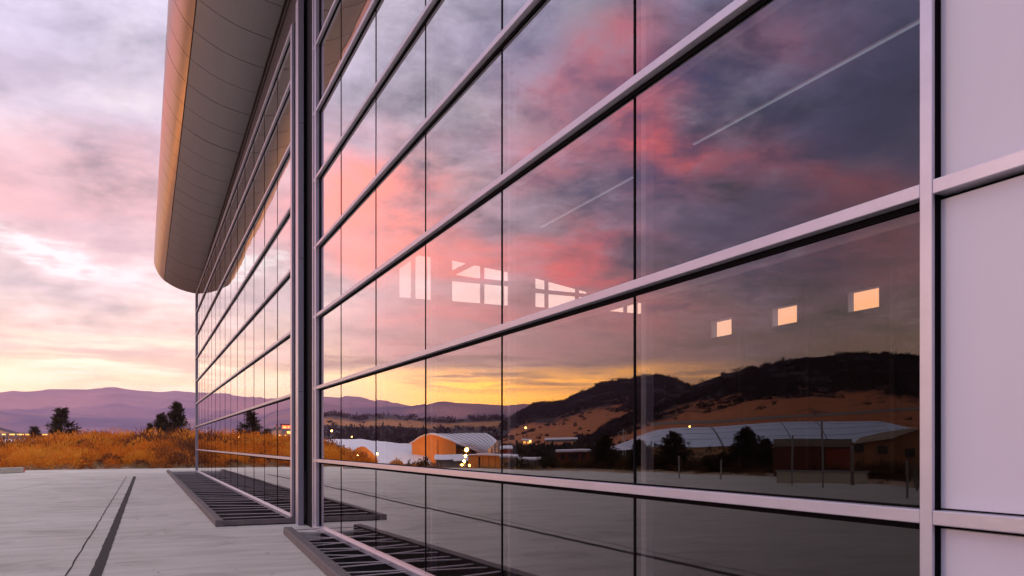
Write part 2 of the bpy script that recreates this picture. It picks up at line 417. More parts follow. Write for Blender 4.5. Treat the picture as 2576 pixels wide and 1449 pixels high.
poly = edge + [(3.02, -14), (3.02, -3.0), (curb_b(-3) + .06, -3.0), (curb_b(14.7) + .06, 14.7), (3.02, 14.7), (3.02, 16.4), (CURB_A + .06, 16.4), (CURB_A + .06, 50.6), (3.02, 50.6), (6, 50.6)]
bm = bmesh.new()
f = bm.faces.new([bm.verts.new((x, y, 0)) for x, y in poly])
r = bmesh.ops.extrude_face_region(bm, geom=[f]); bmesh.ops.translate(bm, vec=(0, 0, -.16), verts=[g for g in r['geom'] if isinstance(g, bmesh.types.BMVert)])
bmesh.ops.triangulate(bm, faces=bm.faces[:]); bmesh.ops.recalc_face_normals(bm, faces=bm.faces[:])
me = bpy.data.meshes.new('concrete_apron'); bm.to_mesh(me); bm.free(); me.materials.append(M['concrete'])
apron = tag(obj('concrete_apron', me), kind='structure')

def strip(name, pts, w, mtl, z, jag=0.0, thick=.003):
    """flat ragged band lying on the apron"""
    mb = MB(); L, R = [], []
    for i, p in enumerate(pts):
        q = pts[min(i + 1, len(pts) - 1)]; p0 = pts[max(i - 1, 0)]
        d = Vector((q[0] - p0[0], q[1] - p0[1], 0)).normalized(); nrm = Vector((-d.y, d.x, 0))
        a = w / 2 + random.uniform(-jag, jag); b = w / 2 + random.uniform(-jag, jag)
        L.append(Vector((p[0], p[1], z)) + nrm * a); R.append(Vector((p[0], p[1], z)) - nrm * b)
    n = len(pts)
    mb.add(L + R, [(i, i + 1, n + i + 1, n + i) for i in range(n - 1)])
    o = mb.build(name, mtl, apron); return o
def along(p, q, n, wob=0.0):
    return [(p[0] + (q[0] - p[0]) * i / n + random.uniform(-wob, wob), p[1] + (q[1] - p[1]) * i / n) for i in range(n + 1)]
def ground_at(px, py, z=0.0):
    d = (EYE - z) * 2000 / (py - 1118); return seen(px, d)[:2]
ga, gb_ = ground_at(341, 1194), ground_at(240, 1449)
def ext(a, b, y0, y1):
    g = (b[0] - a[0]) / (b[1] - a[1]); return (a[0] + g * (y0 - a[1]), y0), (a[0] + g * (y1 - a[1]), y1)
pa, pb = ext(gb_, ga, -8, 44)
strip('asphalt_joint', along(pa, pb, 160), .135, M['asphalt'], .004, .007)
ga2, gb2 = ground_at(320, 1196), ground_at(165, 1449)
pa, pb = ext(gb2, ga2, -8, 44)
strip('saw_cut', along(pa, pb, 120, .008), .022, M['crack'], .004, .004)
strip('hairline_crack', [ground_at(x, y) for x, y in ((-260, 1262), (-120, 1250), (0, 1236), (40, 1231), (90, 1222), (128, 1215))], .02, M['crack'], .004, .006)
for pts in (((290, 1417), (330, 1414), (365, 1411)), ((455, 1385), (520, 1376), (590, 1366)), ((450, 1350), (510, 1347), (560, 1345))):
    strip('hairline_crack', [ground_at(x, y) for x, y in pts], .010, M['crack'], .004, .003)

# ------------------------------------------------------------------ the glass building
bld = empty('glass_building', (GB, 15, 0), 'long glass and metal hall with mirror panes under a curved metal canopy', 'building')
BX, BY = -GB, -15                     # parts are written in world coordinates, their objects sit at the thing's origin
def part(mb, name, mtl, parent=None, bevel=0, smooth=False):
    o = mb.build(name, mtl, parent or bld, bevel=bevel, smooth=smooth)
    if parent is None or parent is bld: o.location = (BX, BY, 0)
    return o
ZB = [1.30, 2.655, 4.00, 5.30, 6.58, 7.82, 9.06, 10.34]
ZA = [1.30, 2.640, 3.97, 5.28, 6.62, 7.95, 9.27, 10.34]
JB = [2.27] + [2.32 + 2.17 * k for k in range(1, 6)] + [14.82]
JA = [17.18 + 2.17 * k for k in range(16)]
A0, A1 = JA[0], JA[-1]
def panes(xf, joints, zs, tilt):
    me_cache = {}
    lv = [.06] + zs
    for i in range(len(joints) - 1):
        for k in range(len(lv) - 1):
            y0, y1 = joints[i] + .007, joints[i + 1] - .007; z0, z1 = lv[k] + .02, lv[k + 1] - .02
            key = (round(y1 - y0, 3), round(z1 - z0, 3))
            if key not in me_cache:
                w, h = key; me_cache[key] = MB().box(0, .012, -w / 2, w / 2, -h / 2, h / 2).mesh('glass_pane', M['glass'])
            o = obj('glass_pane', me_cache[key], bld, (xf + BX, (y0 + y1) / 2 + BY, (z0 + z1) / 2))
            o.rotation_euler = (0, radians(random.gauss(0, tilt)), radians(random.gauss(0, tilt)))
panes(GB, JB, ZB, .032)
panes(GA, JA, ZA, .045)
def grid(xf, y0, y1, joints, zs, sill=True):
    for z in zs:
        part(MB().box(xf - .065, xf + .03, y0, y1, z - .029, z + .029), 'transom', M['alu'], bevel=.004)
        part(MB().box(xf - .012, xf + .008, y0, y1, z - .060, z - .0295), 'gasket', M['gasket'])
        part(MB().box(xf - .008, xf + .008, y0, y1, z + .0295, z + .040), 'gasket', M['gasket'])
    part(MB().box(xf - .07, xf + .05, y0, y1, .015, .085), 'sill', M['alu'], bevel=.004)
    lv = [.085] + zs
    for y in joints:
        for k in range(len(lv) - 1):
            part(MB().box(xf - .006, xf + .016, y - .0085, y + .0085, lv[k] + .041, lv[k + 1] - .0605), 'joint_seal', M['gasket'])
grid(GB, 2.2845, 15.19, JB[1:-1], ZB)
grid(GA, A0 - .075, A1 + .02, JA[1:-1], ZA)
# inner mullions and rails just behind the glass of the near section
for y in JB[1:-1]:
    part(MB().box(GB + .07, GB + .13, y - .03, y + .03, .1, 10.3), 'inner_mullion', M['fin'])
for z in ZB[1:]:
    part(MB().box(GB + .055, GB + .068, 2.37, 14.8, z - .09, z + .03), 'inner_rail', M['fin'])
# the near mullion between glass and white panels
part(MB().box(GB - .067, GB - .049, 2.225, 2.284, -.02, 10.6), 'mullion', M['alu'], bevel=.004)
part(MB().box(GB - .0485, GB + .06, 2.232, 2.278, 0, 10.6), 'gasket', M['gasket'])
# white panels beyond it
part(MB().box(GB + .02, GB + .06, -12, 2.23, 0, 11.4), 'backing_panel', M['black'])
for z in ZB:
    part(MB().box(GB - .0665, GB + .015, -12, 2.2243, z - .030, z + .030), 'transom', M['alu'], bevel=.004)
jy = [2.228, -2.2, -6.6, -11.0]
lv = [0.05] + ZB
for a, b in zip(jy[:-1], jy[1:]):
    for k in range(len(lv) - 1):
        part(MB().box(GB - .012, GB + .015, b + .012, a, lv[k] + .037, lv[k + 1] - .046), 'wall_panel', M['panel'], bevel=.003)
part(MB().box(GB - .07, GB + .05, -12, 2.2243, .015, .085), 'sill', M['alu'], bevel=.004)
# corner posts and the black recess between the two sections
part(MB().box(GB - .075, GB + .04, 15.19, 15.26, -.02, 10.9), 'mullion', M['alu'], bevel=.004)
part(MB().box(GB - .055, GB + .04, 15.02, 15.188, .09, 10.9), 'mullion', M['alu_side'])
part(MB().box(GB - .075, GB + .04, 14.93, 15.018, .09, 10.9), 'mullion', M['alu'], bevel=.004)
part(MB().box(GB - .010, GB + .04, 14.80, 14.93, .09, 10.9), 'gasket', M['gasket'])
part(MB().box(GA + .06, GA + .10, 15.262, 16.05, 0, 11.2), 'filler_panel', M['black'])
part(MB().box(GA - .075, GA + .03, 16.93, 17.10, .086, 10.36), 'mullion', M['alu'], bevel=.004)
part(MB().box(GA - .02, GA + .03, 16.275, 16.925, 0, 10.36), 'gasket', M['gasket'])
post = part(MB().box(GA - .10, GA + .0, 15.99, 16.27, -.02, 10.42), 'corner_post', M['alu_side'])
part(MB().box(GA - .109, GA - .1005, 15.99, 16.27, 0, 10.42), 'face_plate', M['alu'], post)
for z in (2.64, 5.28, 7.95):
    part(MB().box(GA - .1, GA - .002, 15.9885, 16.1, z - .004, z + .004), 'seam', M['gasket'], post)
part(MB().box(GA - .075, GA + .06, A1 + .01, A1 + .13, -.02, 10.4), 'mullion', M['alu_side'])

# canopy: dark frieze, curved soffit panels and a rounded metal nose, one panel every 1.5 m
CAN0, CAN1, DROP = -8.0, 50.0, .034
def can_z(y): return 10.42 + DROP * (CAN1 - y)
prof_s = [(2.90, .0), (2.62, .03), (2.25, .105), (1.92, .20), (1.60, .34), (1.32, .50), (1.18, .61)]
prof_f = [(1.155, .635), (1.02, .76), (.90, .92), (.80, 1.10), (.70, 1.32), (.63, 1.56), (.61, 1.80), (.64, 2.06), (.75, 2.32), (.95, 2.54), (1.2, 2.72)]
can = part(MB(), 'canopy', M['frieze'])
cb = MB()
back = [(x + .035, z + .03) for x, z in prof_s + prof_f] + [(1.8, 2.95), (2.9, 3.05), (3.0, 3.05), (3.0, .05)]
vs = [(x, y, can_z(y) + z) for y in (CAN0, CAN1 - .04) for x, z in back]; nb = len(back)
cb.add(vs, [(i, (i + 1) % nb, nb + (i + 1) % nb, nb + i) for i in range(nb)] + [tuple(range(nb))[::-1], tuple(range(nb, 2 * nb))])
can.data = cb.mesh('canopy', M['frieze'])
def shell(prof, w):
    mb = MB(); n = len(prof); T = .022; pts = []
    for i, (x, z) in enumerate(prof):
        a, b = prof[max(i - 1, 0)], prof[min(i + 1, n - 1)]; d = Vector((b[0] - a[0], b[1] - a[1])).normalized(); pts.append((x + d.y * T, z - d.x * T))
    vs = []
    for y in (0, w):
        for P in (prof, pts):
            vs += [(x, y, z - DROP * y) for x, z in P]
    fs = []
    for i in range(n - 1):
        fs += [(i, i + 1, 2 * n + i + 1, 2 * n + i), (n + i, 3 * n + i, 3 * n + i + 1, n + i + 1), (i, n + i, n + i + 1, i + 1), (2 * n + i, 2 * n + i + 1, 3 * n + i + 1, 3 * n + i)]
    fs += [(0, 2 * n, 3 * n, n), (n - 1, 2 * n - 1, 4 * n - 1, 3 * n - 1)]
    mb.add(vs, fs); return mb
PW = 1.5
def fine(prof, k):
    P = np.array(prof); d = np.concatenate([[0], np.cumsum(np.hypot(*np.diff(P, axis=0).T))]); q = np.linspace(0, d[-1], k)
    # smooth the polyline by a small moving average
    X, Z = np.interp(q, d, P[:, 0]), np.interp(q, d, P[:, 1])
    for _ in range(6): X[1:-1] = (X[:-2] + 2 * X[1:-1] + X[2:]) / 4; Z[1:-1] = (Z[:-2] + 2 * Z[1:-1] + Z[2:]) / 4
    return list(zip(X, Z))
prof_s, prof_f = fine(prof_s, 14), fine(prof_f, 40)
ms = shell(prof_s, PW - .028).mesh('soffit_panel', M['soffit']); mf = shell(prof_f, PW - .030).mesh('fascia_panel', M['fascia'])
y = CAN1 - PW
while y > CAN0 - .1:
    for nm, me in (('soffit_panel', ms), ('fascia_panel', mf)):
        o = obj(nm, me, can, (0, y, can_z(y))); o.rotation_euler = (radians(random.gauss(0, .03)), radians(random.gauss(0, .05)), 0)
    y -= PW
# end cap of the canopy and its dark frieze above the glass
cap = part(MB(), 'end_cap', M['soffit'], can); ec = MB()
pr = prof_s + prof_f + [(1.8, 2.98), (3.0, 3.08), (3.0, 0)]
ec.add([(x, yy, can_z(CAN1) + z) for yy in (CAN1 - .03, CAN1 + .01) for x, z in pr], [tuple(range(len(pr))), tuple(range(len(pr), 2 * len(pr)))[::-1]] + [(i, (i + 1) % len(pr), len(pr) + (i + 1) % len(pr), len(pr) + i) for i in range(len(pr))])
cap.data = ec.mesh('end_cap', M['soffit'])
fz = MB(); fz.add([(x, yy, zz) for yy in (-12, A1 + .1) for x, zz in ((2.915, 10.385), (3.03, 10.385), (3.03, can_z(yy) + .3), (2.915, can_z(yy) + .3))], [(0, 1, 5, 4), (1, 2, 6, 5), (2, 3, 7, 6), (3, 0, 4, 7), (3, 2, 1, 0), (4, 5, 6, 7)])
part(fz, 'frieze', M['frieze'])
for dz_, dd in ((.10, .05), (.32, .03)):
    tr = MB(); tr.add([(x, yy, zz) for yy in (-12, A1 + .1) for x, zz in ((2.915 - dd, can_z(yy) - dz_), (2.916, can_z(yy) - dz_), (2.916, can_z(yy) - dz_ + .05), (2.915 - dd, can_z(yy) - dz_ + .05))], [(0, 1, 5, 4), (1, 2, 6, 5), (2, 3, 7, 6), (3, 0, 4, 7), (3, 2, 1, 0), (4, 5, 6, 7)])
    part(tr, 'frieze_rail', M['frieze'])

# interior: floor, roof, end and back walls with clerestory windows, steel
BKX, ENY = 36.8, 49.4
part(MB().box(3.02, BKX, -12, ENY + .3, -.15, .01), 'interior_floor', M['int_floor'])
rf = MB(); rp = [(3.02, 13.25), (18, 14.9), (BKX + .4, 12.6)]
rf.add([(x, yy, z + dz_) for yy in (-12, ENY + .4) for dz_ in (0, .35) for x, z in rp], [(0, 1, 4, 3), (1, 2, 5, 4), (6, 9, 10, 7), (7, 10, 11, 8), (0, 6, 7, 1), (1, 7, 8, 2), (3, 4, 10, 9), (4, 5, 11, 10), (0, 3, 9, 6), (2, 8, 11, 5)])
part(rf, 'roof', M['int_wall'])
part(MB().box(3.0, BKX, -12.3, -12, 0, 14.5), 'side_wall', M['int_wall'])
def on_end(px, py):
    a = radians(az_of(px)); X = ENY * tan(a); d = X * SN + ENY * CS; return X, EYE + (1118 - py) / 2000 * d
def on_back(px, py):
    a = radians(az_of(px)); Y = BKX / tan(a); d = BKX * SN + Y * CS; return Y, EYE + (1118 - py) / 2000 * d
# end wall: three window groups under the falling roof line
wins = []
for (xl, yl), (xr, yr), (xt, yt), (xt2, yt2) in (((1005, 750), (1090, 757), (1005, 632), (1090, 645)), ((1137.6, 760), (1290, 772), (1137.6, 652), (1290, 685)),
                                ((1347, 775), (1480, 784), (1347, 697), (1480, 733)), ((1492, 784), (1625, 790), (1492, 742), (1625, 762))):
    X0, zb = on_end(xl, yl); X1, zb2 = on_end(xr, yr); _, zt = on_end(xt, yt); _, zt2 = on_end(xt2, yt2)
    wins.append((X0, X1, (zb + zb2) / 2, zt, zt2))
ew_ = MB(); cur = 3.02; WT = .3; TOP = 14.95
for X0, X1, zb, zt, zt2 in wins:
    ew_.box(cur, X0, ENY, ENY + WT, 0, TOP); ew_.box(X0, X1, ENY, ENY + WT, 0, zb)
    ew_.add([(x, yy, z) for yy in (ENY, ENY + WT) for x, z in ((X0, zt), (X1, zt2), (X1, TOP), (X0, TOP))], [(0, 1, 2, 3), (7, 6, 5, 4), (0, 4, 5, 1), (1, 5, 6, 2), (2, 6, 7, 3), (3, 7, 4, 0)])
    cur = X1
ew_.box(cur, BKX + .3, ENY, ENY + WT, 0, TOP)
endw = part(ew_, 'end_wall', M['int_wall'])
for i, (X0, X1, zb, zt, zt2) in enumerate(wins):
    w = MB(); wd = X1 - X0
    fr = {0: [.42], 1: [.50], 2: [.22, .80], 3: [.12, .62]}[i]
    for f_ in fr: w.box(X0 + wd * f_ - .14, X0 + wd * f_ + .14, ENY + .1, ENY + .2, zb, max(zt, zt2) + .1)
    if i in (1, 2): w.box(X0, X1, ENY + .09, ENY + .21, zb + (zt - zb) * .50, zb + (zt - zb) * .62)
    w.box(X0, X1, ENY + .08, ENY + .22, zb, zb + .08)
    part(w, 'window_frame', M['int_steel'], endw)
part(MB().bar((wins[1][0] - 1, ENY - .25, wins[1][3] - 1.5), (wins[1][0] + 2.6, ENY - .25, wins[1][3] + .5), .2, .35), 'brace', M['int_steel'], endw)
part(MB().bar((wins[1][0] - .5, ENY - .3, wins[1][2] + 1.75), (wins[2][1], ENY - .3, wins[2][2] + .95), .06, .09), 'brace', M['int_steel'], endw)
# back wall: a row of small high windows
bw = MB(); ys = []
for (xl, xr, yb, yt) in ((2130, 2215, 782, 727), (1942, 2008, 818, 769), (1790, 1843, 847, 804)):
    Y0, z0 = on_back(xl, yb); Y1, z1 = on_back(xr, yb); _, zt = on_back((xl + xr) / 2, yt); ys.append((min(Y0, Y1), max(Y0, Y1)))
ZW0, ZW1 = on_back(1975, 818)[1], on_back(1975, 769)[1]
step = ys[1][0] - ys[0][0]; WW = ys[1][1] - ys[1][0]
wy_ = [ys[0][0] - step * k for k in range(1, 4)][::-1] + [a for a, _ in ys]
cur = -12
for a in wy_:
    bw.box(BKX, BKX + .5, cur, a, 0, TOP); bw.box(BKX, BKX + .5, a, a + WW, 0, ZW0); bw.box(BKX, BKX + .5, a, a + WW, ZW1, TOP); cur = a + WW
bw.box(BKX, BKX + .5, cur, ENY + .3, 0, TOP)
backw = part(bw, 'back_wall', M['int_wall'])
for a in wy_:
    w = MB(); w.box(BKX - .06, BKX + .36, a + WW - .10, a + WW - .002, ZW0, ZW1).box(BKX - .06, BKX + .36, a + .002, a + .05, ZW0, ZW1)
    w.box(BKX - .06, BKX + .36, a + .05, a + WW - .1, ZW0 + .002, ZW0 + .05).box(BKX - .06, BKX + .36, a + .05, a + WW - .1, ZW1 - .05, ZW1 - .002)
    part(w, 'window_frame', M['int_white'], backw)
for yy in range(-6, 48, 6):
    m_ = MB().bar((3.2, yy, 12.3), (18, yy, 13.9), .22, .5); m_.bar((18, yy, 13.9), (BKX, yy, 11.7), .22, .5); part(m_, 'rafter', M['int_steel'])
    part(MB().box(BKX - .4, BKX - .05, yy - .15, yy + .15, 0, 12), 'column', M['int_steel'])

# things inside, seen through the panes
M['tube'] = mat('tube_diffuser', (.7, .72, .75), .5, emit=((.75, .85, 1.0), .26))
XT = 10.0
for y0, y1, lab in ((7.0, 12.9, 'pale linear ceiling lamp crossing the upper corner of the large right pane'),
                    (15.0, 19.6, 'short pale linear ceiling lamp faintly seen behind the middle panes')):
    t = empty('linear_lamp', (XT, (y0 + y1) / 2, 7.6), lab, 'lamp', 'linear ceiling lamps inside the hall')
    h = (y1 - y0) / 2
    MB().box(-.03, .03, -h, h, .0, .03).build('housing', M['int_white'], t)
    MB().box(-.025, .025, -h + .02, h - .02, -.015, -.002).build('diffuser', M['tube'], t)
    for q in (-h * .8, h * .8): MB().bar((0, q, .09), (0, q, 5.9), .02, .02).build('hanger', M['int_steel'], t)

# ------------------------------------------------------------------ grates in front of the glass
def grate(name, label, x_out, y0, y1, x_in, n, zig, close):
    t = empty(name, (x_out(y0), (y0 + y1) / 2, 0), label, 'drain grate', 'drain grates along the foot of the glass wall')
    ox, oy = x_out(y0), (y0 + y1) / 2
    L = lambda p: (p[0] - ox, p[1] - oy, p[2])
    segs = 8
    for k in range(segs):
        a, b = y0 + (y1 - y0) * k / segs, y0 + (y1 - y0) * (k + 1) / segs - .006
        mb = MB(); mb.add([L((x_out(q) + dx_, q, z)) for q in (a, b) for dx_, z in ((0, -.3), (.155, -.3), (.155, .118), (.015, .125), (0, .112))],
               [(0, 1, 2, 3, 4), (9, 8, 7, 6, 5)] + [(i, (i + 1) % 5, 5 + (i + 1) % 5, 5 + i) for i in range(5)])
        mb.build('kerb_stone', M['curb'], t, bevel=.008)
    pit = MB(); pit.add([L(p) for p in ((x_out(y0) + .1, y0 + .03, -.28), (x_in + .2, y0 + .03, -.28), (x_in + .2, y1, -.28), (x_out(y1) + .1, y1, -.28))], [(0, 1, 2, 3)])
    pit.add([L(p) for p in ((x_in + .02, y0 + .03, -.28), (x_in + .02, y1, -.28), (x_in + .02, y1, .0), (x_in + .02, y0 + .03, .0))], [(0, 1, 2, 3)])
    pit.build('pit', M['pit'], t)
    yy = y0 + .12; i = 0; st = (y1 - y0) / n
    for i in range(n):
        yy = y0 + .1 + st * i
        d0, d1 = random.uniform(-.04, .04) * (1 if zig else 3.5), random.uniform(-.05, .05) * (1 if zig else 4)
        if zig: d1 += (.42 if i % 2 else -.10) * st * 1.6
        MB().bar(L((x_out(yy) + .15, yy + d0, .085 + random.uniform(-.008, .006))), L((x_in - .02, min(max(yy + d1, y0 + .05), y1 - .05), .07 + random.uniform(-.012, .006))), (.026 if zig else .05) + random.uniform(0, .012), .012).build('grate_bar', M['bars'], t)
    if close:
        MB().box(*[c for p in ((x_out(y0) - ox, x_in - ox), (y0 - oy - .05, y0 - oy + .03), (.02, .115)) for c in p]).build('end_beam', M['curb'], t, bevel=.006)
        MB().box(-.01, .16, y0 - oy - .07, y0 - oy - .051, -.02, .12).build('end_plate', M['curb'], t)
    else:
        MB().box(.04, x_in - ox, y0 - oy + .0, y0 - oy + .05, -.28, .05).build('end_beam', M['curb'], t)
    return t
grate('drain_grate', 'dark slatted grate behind the corner post running to the far end', lambda q: CURB_A, 16.45, 50.5, GA - .07, 38, False, True)
def cb_out(q): return curb_b(q)
gb = grate('drain_grate', 'black zigzag grate in front of the nearer panes with stone kerb', cb_out, -2.9, 14.62, GB - .07, 46, True, False)

# ------------------------------------------------------------------ terrain
EP = np.array(EDGE)
def lot_out(x, y):
    """signed distance-like value: positive outside the paved lot (west / north of its edge)"""
    xe = np.interp(y, EP[::-1, 1], EP[::-1, 0]); ye = np.interp(x, np.sort(EP[:, 0][:9]), EP[:, 1][:9][np.argsort(EP[:, 0][:9])])
    return np.maximum(xe - x, np.where(x > -19, y - ye, xe - x))
def terrain(x, y):
    x = np.asarray(x, float); y = np.asarray(y, float); o = lot_out(x, y)
    ang = np.degrees(np.arctan2(6 - x, np.maximum(y, 1))); knoll = sst(14.4, 10.6, ang)
    mound = (1.5 - .75 * sst(7.0, 10.5, ang)) * sst(0, 24, o) * knoll * sst(54, 62, y) * (1 - .8 * sst(100, 190, y))
    rise = .55 * sst(1, 9, o) * sst(12, 4, y)
    drop = -3.4 * sst(4, 40, o) * (1 - sst(17, 11.5, ang) * sst(52, 60, y) * (1 - sst(95, 170, y)))
    bump = .35 * fbm(x / 9, y / 9, 4) * sst(1, 8, o)
    base = np.where(o < 1.2, -.09 - .0 * o, -.09)
    inside = o < -.6
    h = base + mound + rise + drop + bump + .07 * sst(.0, 1.2, o)
    return np.where(inside, -.35, h)
rr = np.concatenate([np.linspace(0.01, 120, 121), np.geomspace(122, 7400, 56)])
aa = np.radians(np.concatenate([np.linspace(-100, 30, 391), np.linspace(32, 258, 100)]))
R_, A_ = np.meshgrid(rr, aa, indexing='ij')
TX, TY = R_ * np.sin(A_), R_ * np.cos(A_)
TZ = terrain(TX, TY)
TZ = np.where((TX > 2.9) & (TY < 52), -.4, TZ)
n0, n1 = R_.shape
idx = np.arange(n0 * n1).reshape(n0, n1)
F = np.stack([idx[:-1, :], idx[1:, :], np.roll(idx, -1, 1)[1:, :], np.roll(idx, -1, 1)[:-1, :]], -1).reshape(-1, 4)
grass_cover = np.clip(.5 + fbm(TX / 60, TY / 60, 5) * 1.6 + .25 * sst(150, 500, R_), 0, 1)
M['earth'] = attr_mat('dry_ground', (.46, .29, .20), (.10, .075, .05), 'cover', .95, .45, .5, c2=(.045, .04, .03), warp_n=0)
def dirt_edge(): return 0
tag(obj('ground', np_mesh('ground', np.stack([TX, TY, TZ], -1).reshape(-1, 3), F, M['earth'], {'cover': np.where(lot_out(TX, TY) < 3, .05, grass_cover).ravel()})), kind='structure')
def gz(x, y): return float(terrain(np.array([x]), np.array([y]))[0])

# ------------------------------------------------------------------ hills and mountains (ridges in polar coordinates, centred at the mirrored viewpoint)
CX = 2 * GB
HILLS = {}
def ridge(name, table, r0, r1, mtl, rough, seed, cover_fn, rows=46, power=1.25, ext_l=8, na=420, base=-4.0, r2=None):
    """table: (azimuth, elevation slope) of the skyline; the crest stands at r1, foot at r0"""
    tb = sorted(table); A = np.linspace(tb[0][0] - ext_l, tb[-1][0] + ext_l, na)
    sl = np.interp(A, [t[0] for t in tb], [t[1] for t in tb])
    fade = sst(tb[0][0] - ext_l, tb[0][0], A) * 1.0
    fade = np.minimum(np.maximum(fade, .35), np.maximum(.35, sst(tb[-1][0] + ext_l, tb[-1][0], A)))
    t = np.concatenate([np.linspace(0, 1, rows), 1 + np.linspace(.05, .5, 6)])
    Tt, Aa = np.meshgrid(t, A, indexing='ij'); SL = np.broadcast_to(sl * fade, Tt.shape)
    Rr = r0 + (r1 - r0) * Tt
    crest = SL * r1 + EYE - base
    g = np.where(Tt <= 1, np.clip(Tt, 0, 1) ** power, 1 - (Tt - 1) * 1.3)
    X = CX + Rr * np.sin(np.radians(Aa)); Y = Rr * np.cos(np.radians(Aa))
    sc_ = (r1 - r0) * .22
    nz = fbm(X / sc_ + seed, Y / sc_ + seed * 2, 6, .55)
    rid = 1 - np.abs(fbm(X / (sc_ * .8) + seed * 3, Y / (sc_ * .8), 5, .55)) * 3.2
    Z = base + crest * g + crest * rough * (nz * 1.2 + (rid - .7) * .35) * np.clip(Tt * (1.02 - Tt) * 4, 0.03, 1) * np.where(Tt <= 1, 1, .2)
    Z = Z + fbm(X / (sc_ * .10), Y / (sc_ * .10), 3) * crest * .022 + fbm(X / (sc_ * .03) + 3, Y / (sc_ * .03), 2) * crest * .014 * np.where(Tt > .5, 1, .3)
    cov = cover_fn(np.degrees(0) + Aa, Tt, X, Y, nz)
    n0, n1 = Tt.shape; ix = np.arange(n0 * n1).reshape(n0, n1)
    F = np.stack([ix[:-1, :-1], ix[1:, :-1], ix[1:, 1:], ix[:-1, 1:]], -1).reshape(-1, 4)
    HILLS[name] = (X, Y, Z, np.clip(cov, 0, 1), Tt)
    return tag(obj(name, np_mesh(name, np.stack([X, Y, Z], -1).reshape(-1, 3), F, mtl, {'cover': np.clip(cov, 0, 1).ravel()}, smooth=True)), kind='structure')
def rt(px, py): return (-az_of(px), tan(radians(el_of(px, py))))
def dt(px, py): return (az_of(px), tan(radians(el_of(px, py))))
M['far'] = attr_mat('far_mountain', (.42, .21, .20), (.13, .09, .15), 'cover', .95, .3, .004)  # purple of the hazy air is partly put into the rock colour
M['hill'] = attr_mat('scrub_hill', (.42, .135, .042), (.020, .016, .015), 'cover', .95, .45, .035, warp_n=.8)
M['hillfar'] = attr_mat('wooded_ridge', (.40, .17, .06), (.028, .024, .026), 'cover', .95, .4, .02, warp_n=.8)
far_t = [dt(490, 987), dt(440, 983), dt(400, 986), dt(330, 981), dt(300, 976), dt(272, 973.5), (dt(250, 976)), dt(225, 979), dt(200, 979.5), dt(155, 978.5), dt(118, 979), dt(80, 984), dt(58, 985), dt(30, 982), dt(0, 986),
         rt(805, 996), rt(860, 1000), rt(874, 995), rt(903, 998), rt(948, 1008), rt(972, 1009), rt(1011, 1017), rt(1036, 1022), rt(1100, 1026), rt(1400, 1035), (-60, .03), (8, .062), (14, .06), (60, .06)]
ridge('mountains', far_t, 3600, 6000, M['far'], .26, 11, lambda a, t, x, y, n: .55 + n * 2.2, rows=60, na=700, power=1.1)
mid_t = [(40, .022), (10, .026), dt(380, 1052), dt(200, 1046), dt(60, 1040), dt(0, 1038), rt(690, 1034), rt(740, 1023), rt(790, 1013), rt(815, 1012.5), rt(835, 1017), rt(864, 1025), rt(903, 1024), rt(948, 1025), rt(1036, 1022.5), rt(1067, 1017.5), rt(1108, 1009),
         rt(1157, 1011), rt(1216, 1015), rt(1263, 1018), rt(1290, 1018), rt(1323, 1014), rt(1360, 1016), rt(1450, 1030), rt(1700, 1040), (-70, .03)]
ridge('foothills', mid_t, 2000, 3100, M['far'], .22, 29, lambda a, t, x, y, n: .62 + n * 2.2, rows=44, na=560, power=1.1)
low_t = [(4, .010), rt(640, 1092), rt(690, 1076), rt(740, 1060), rt(805, 1040), rt(833, 1037), rt(855, 1040), rt(870, 1044), rt(903, 1050), rt(930, 1047), rt(976, 1045), rt(1011, 1048), rt(1040, 1051), rt(1067, 1054), rt(1120, 1055), rt(1180, 1052), rt(1260, 1050), rt(1360, 1058), rt(1500, 1060), (-60, .02)]
def low_cover(a, t, x, y, n): return .95 * sst(.62, .86, t + n * .6) + .95 * sst(.46, .22, t + n * .8) + .12
ridge('wooded_ridge', low_t, 620, 1700, M['hillfar'], .10, 41, low_cover, rows=40, na=520, power=.9)
near_t = [rt(1275, 1062), rt(1297, 1050), rt(1320, 1032), rt(1345, 1017), rt(1370, 1014), rt(1399, 1014), rt(1420, 1004), rt(1442, 993), rt(1470, 982), rt(1497, 973), rt(1530, 962), rt(1562, 955), rt(1605, 951), rt(1655, 950), rt(1692, 955), rt(1733, 974), rt(1790, 1000), rt(1900, 1030)]
def near_cover(a, t, x, y, n): return sst(.36, .74, t + n * .8 + (sst(-33, -37, a) - sst(-27, -31, a)) * .05)
ridge('scrub_hill', near_t, 520, 1250, M['hill'], .12, 57, near_cover, rows=60, na=420, ext_l=1.5)
big_t = [rt(1560, 1056), rt(1640, 1020), rt(1690, 995), rt(1737, 974), rt(1776, 961), rt(1828, 943), rt(1858, 934), rt(1880, 930), rt(1932, 918.5), rt(1978, 907), rt(2005, 904), rt(2030, 900), rt(2060, 902), rt(2088, 904), rt(2116, 895), rt(2150, 895), rt(2240, 898), rt(2312, 904), (-60, .085), (-72, .07)]
def big_cover(a, t, x, y, n): return np.maximum(sst(.34, .72, t + n * .8 + sst(-46, -52, a) * .02), .9 * sst(.06, .2, n) * sst(-44, -49, a)) + .10
ridge('big_hill', big_t, 230, 700, M['hill'], .12, 73, big_cover, rows=70, na=460, ext_l=3)
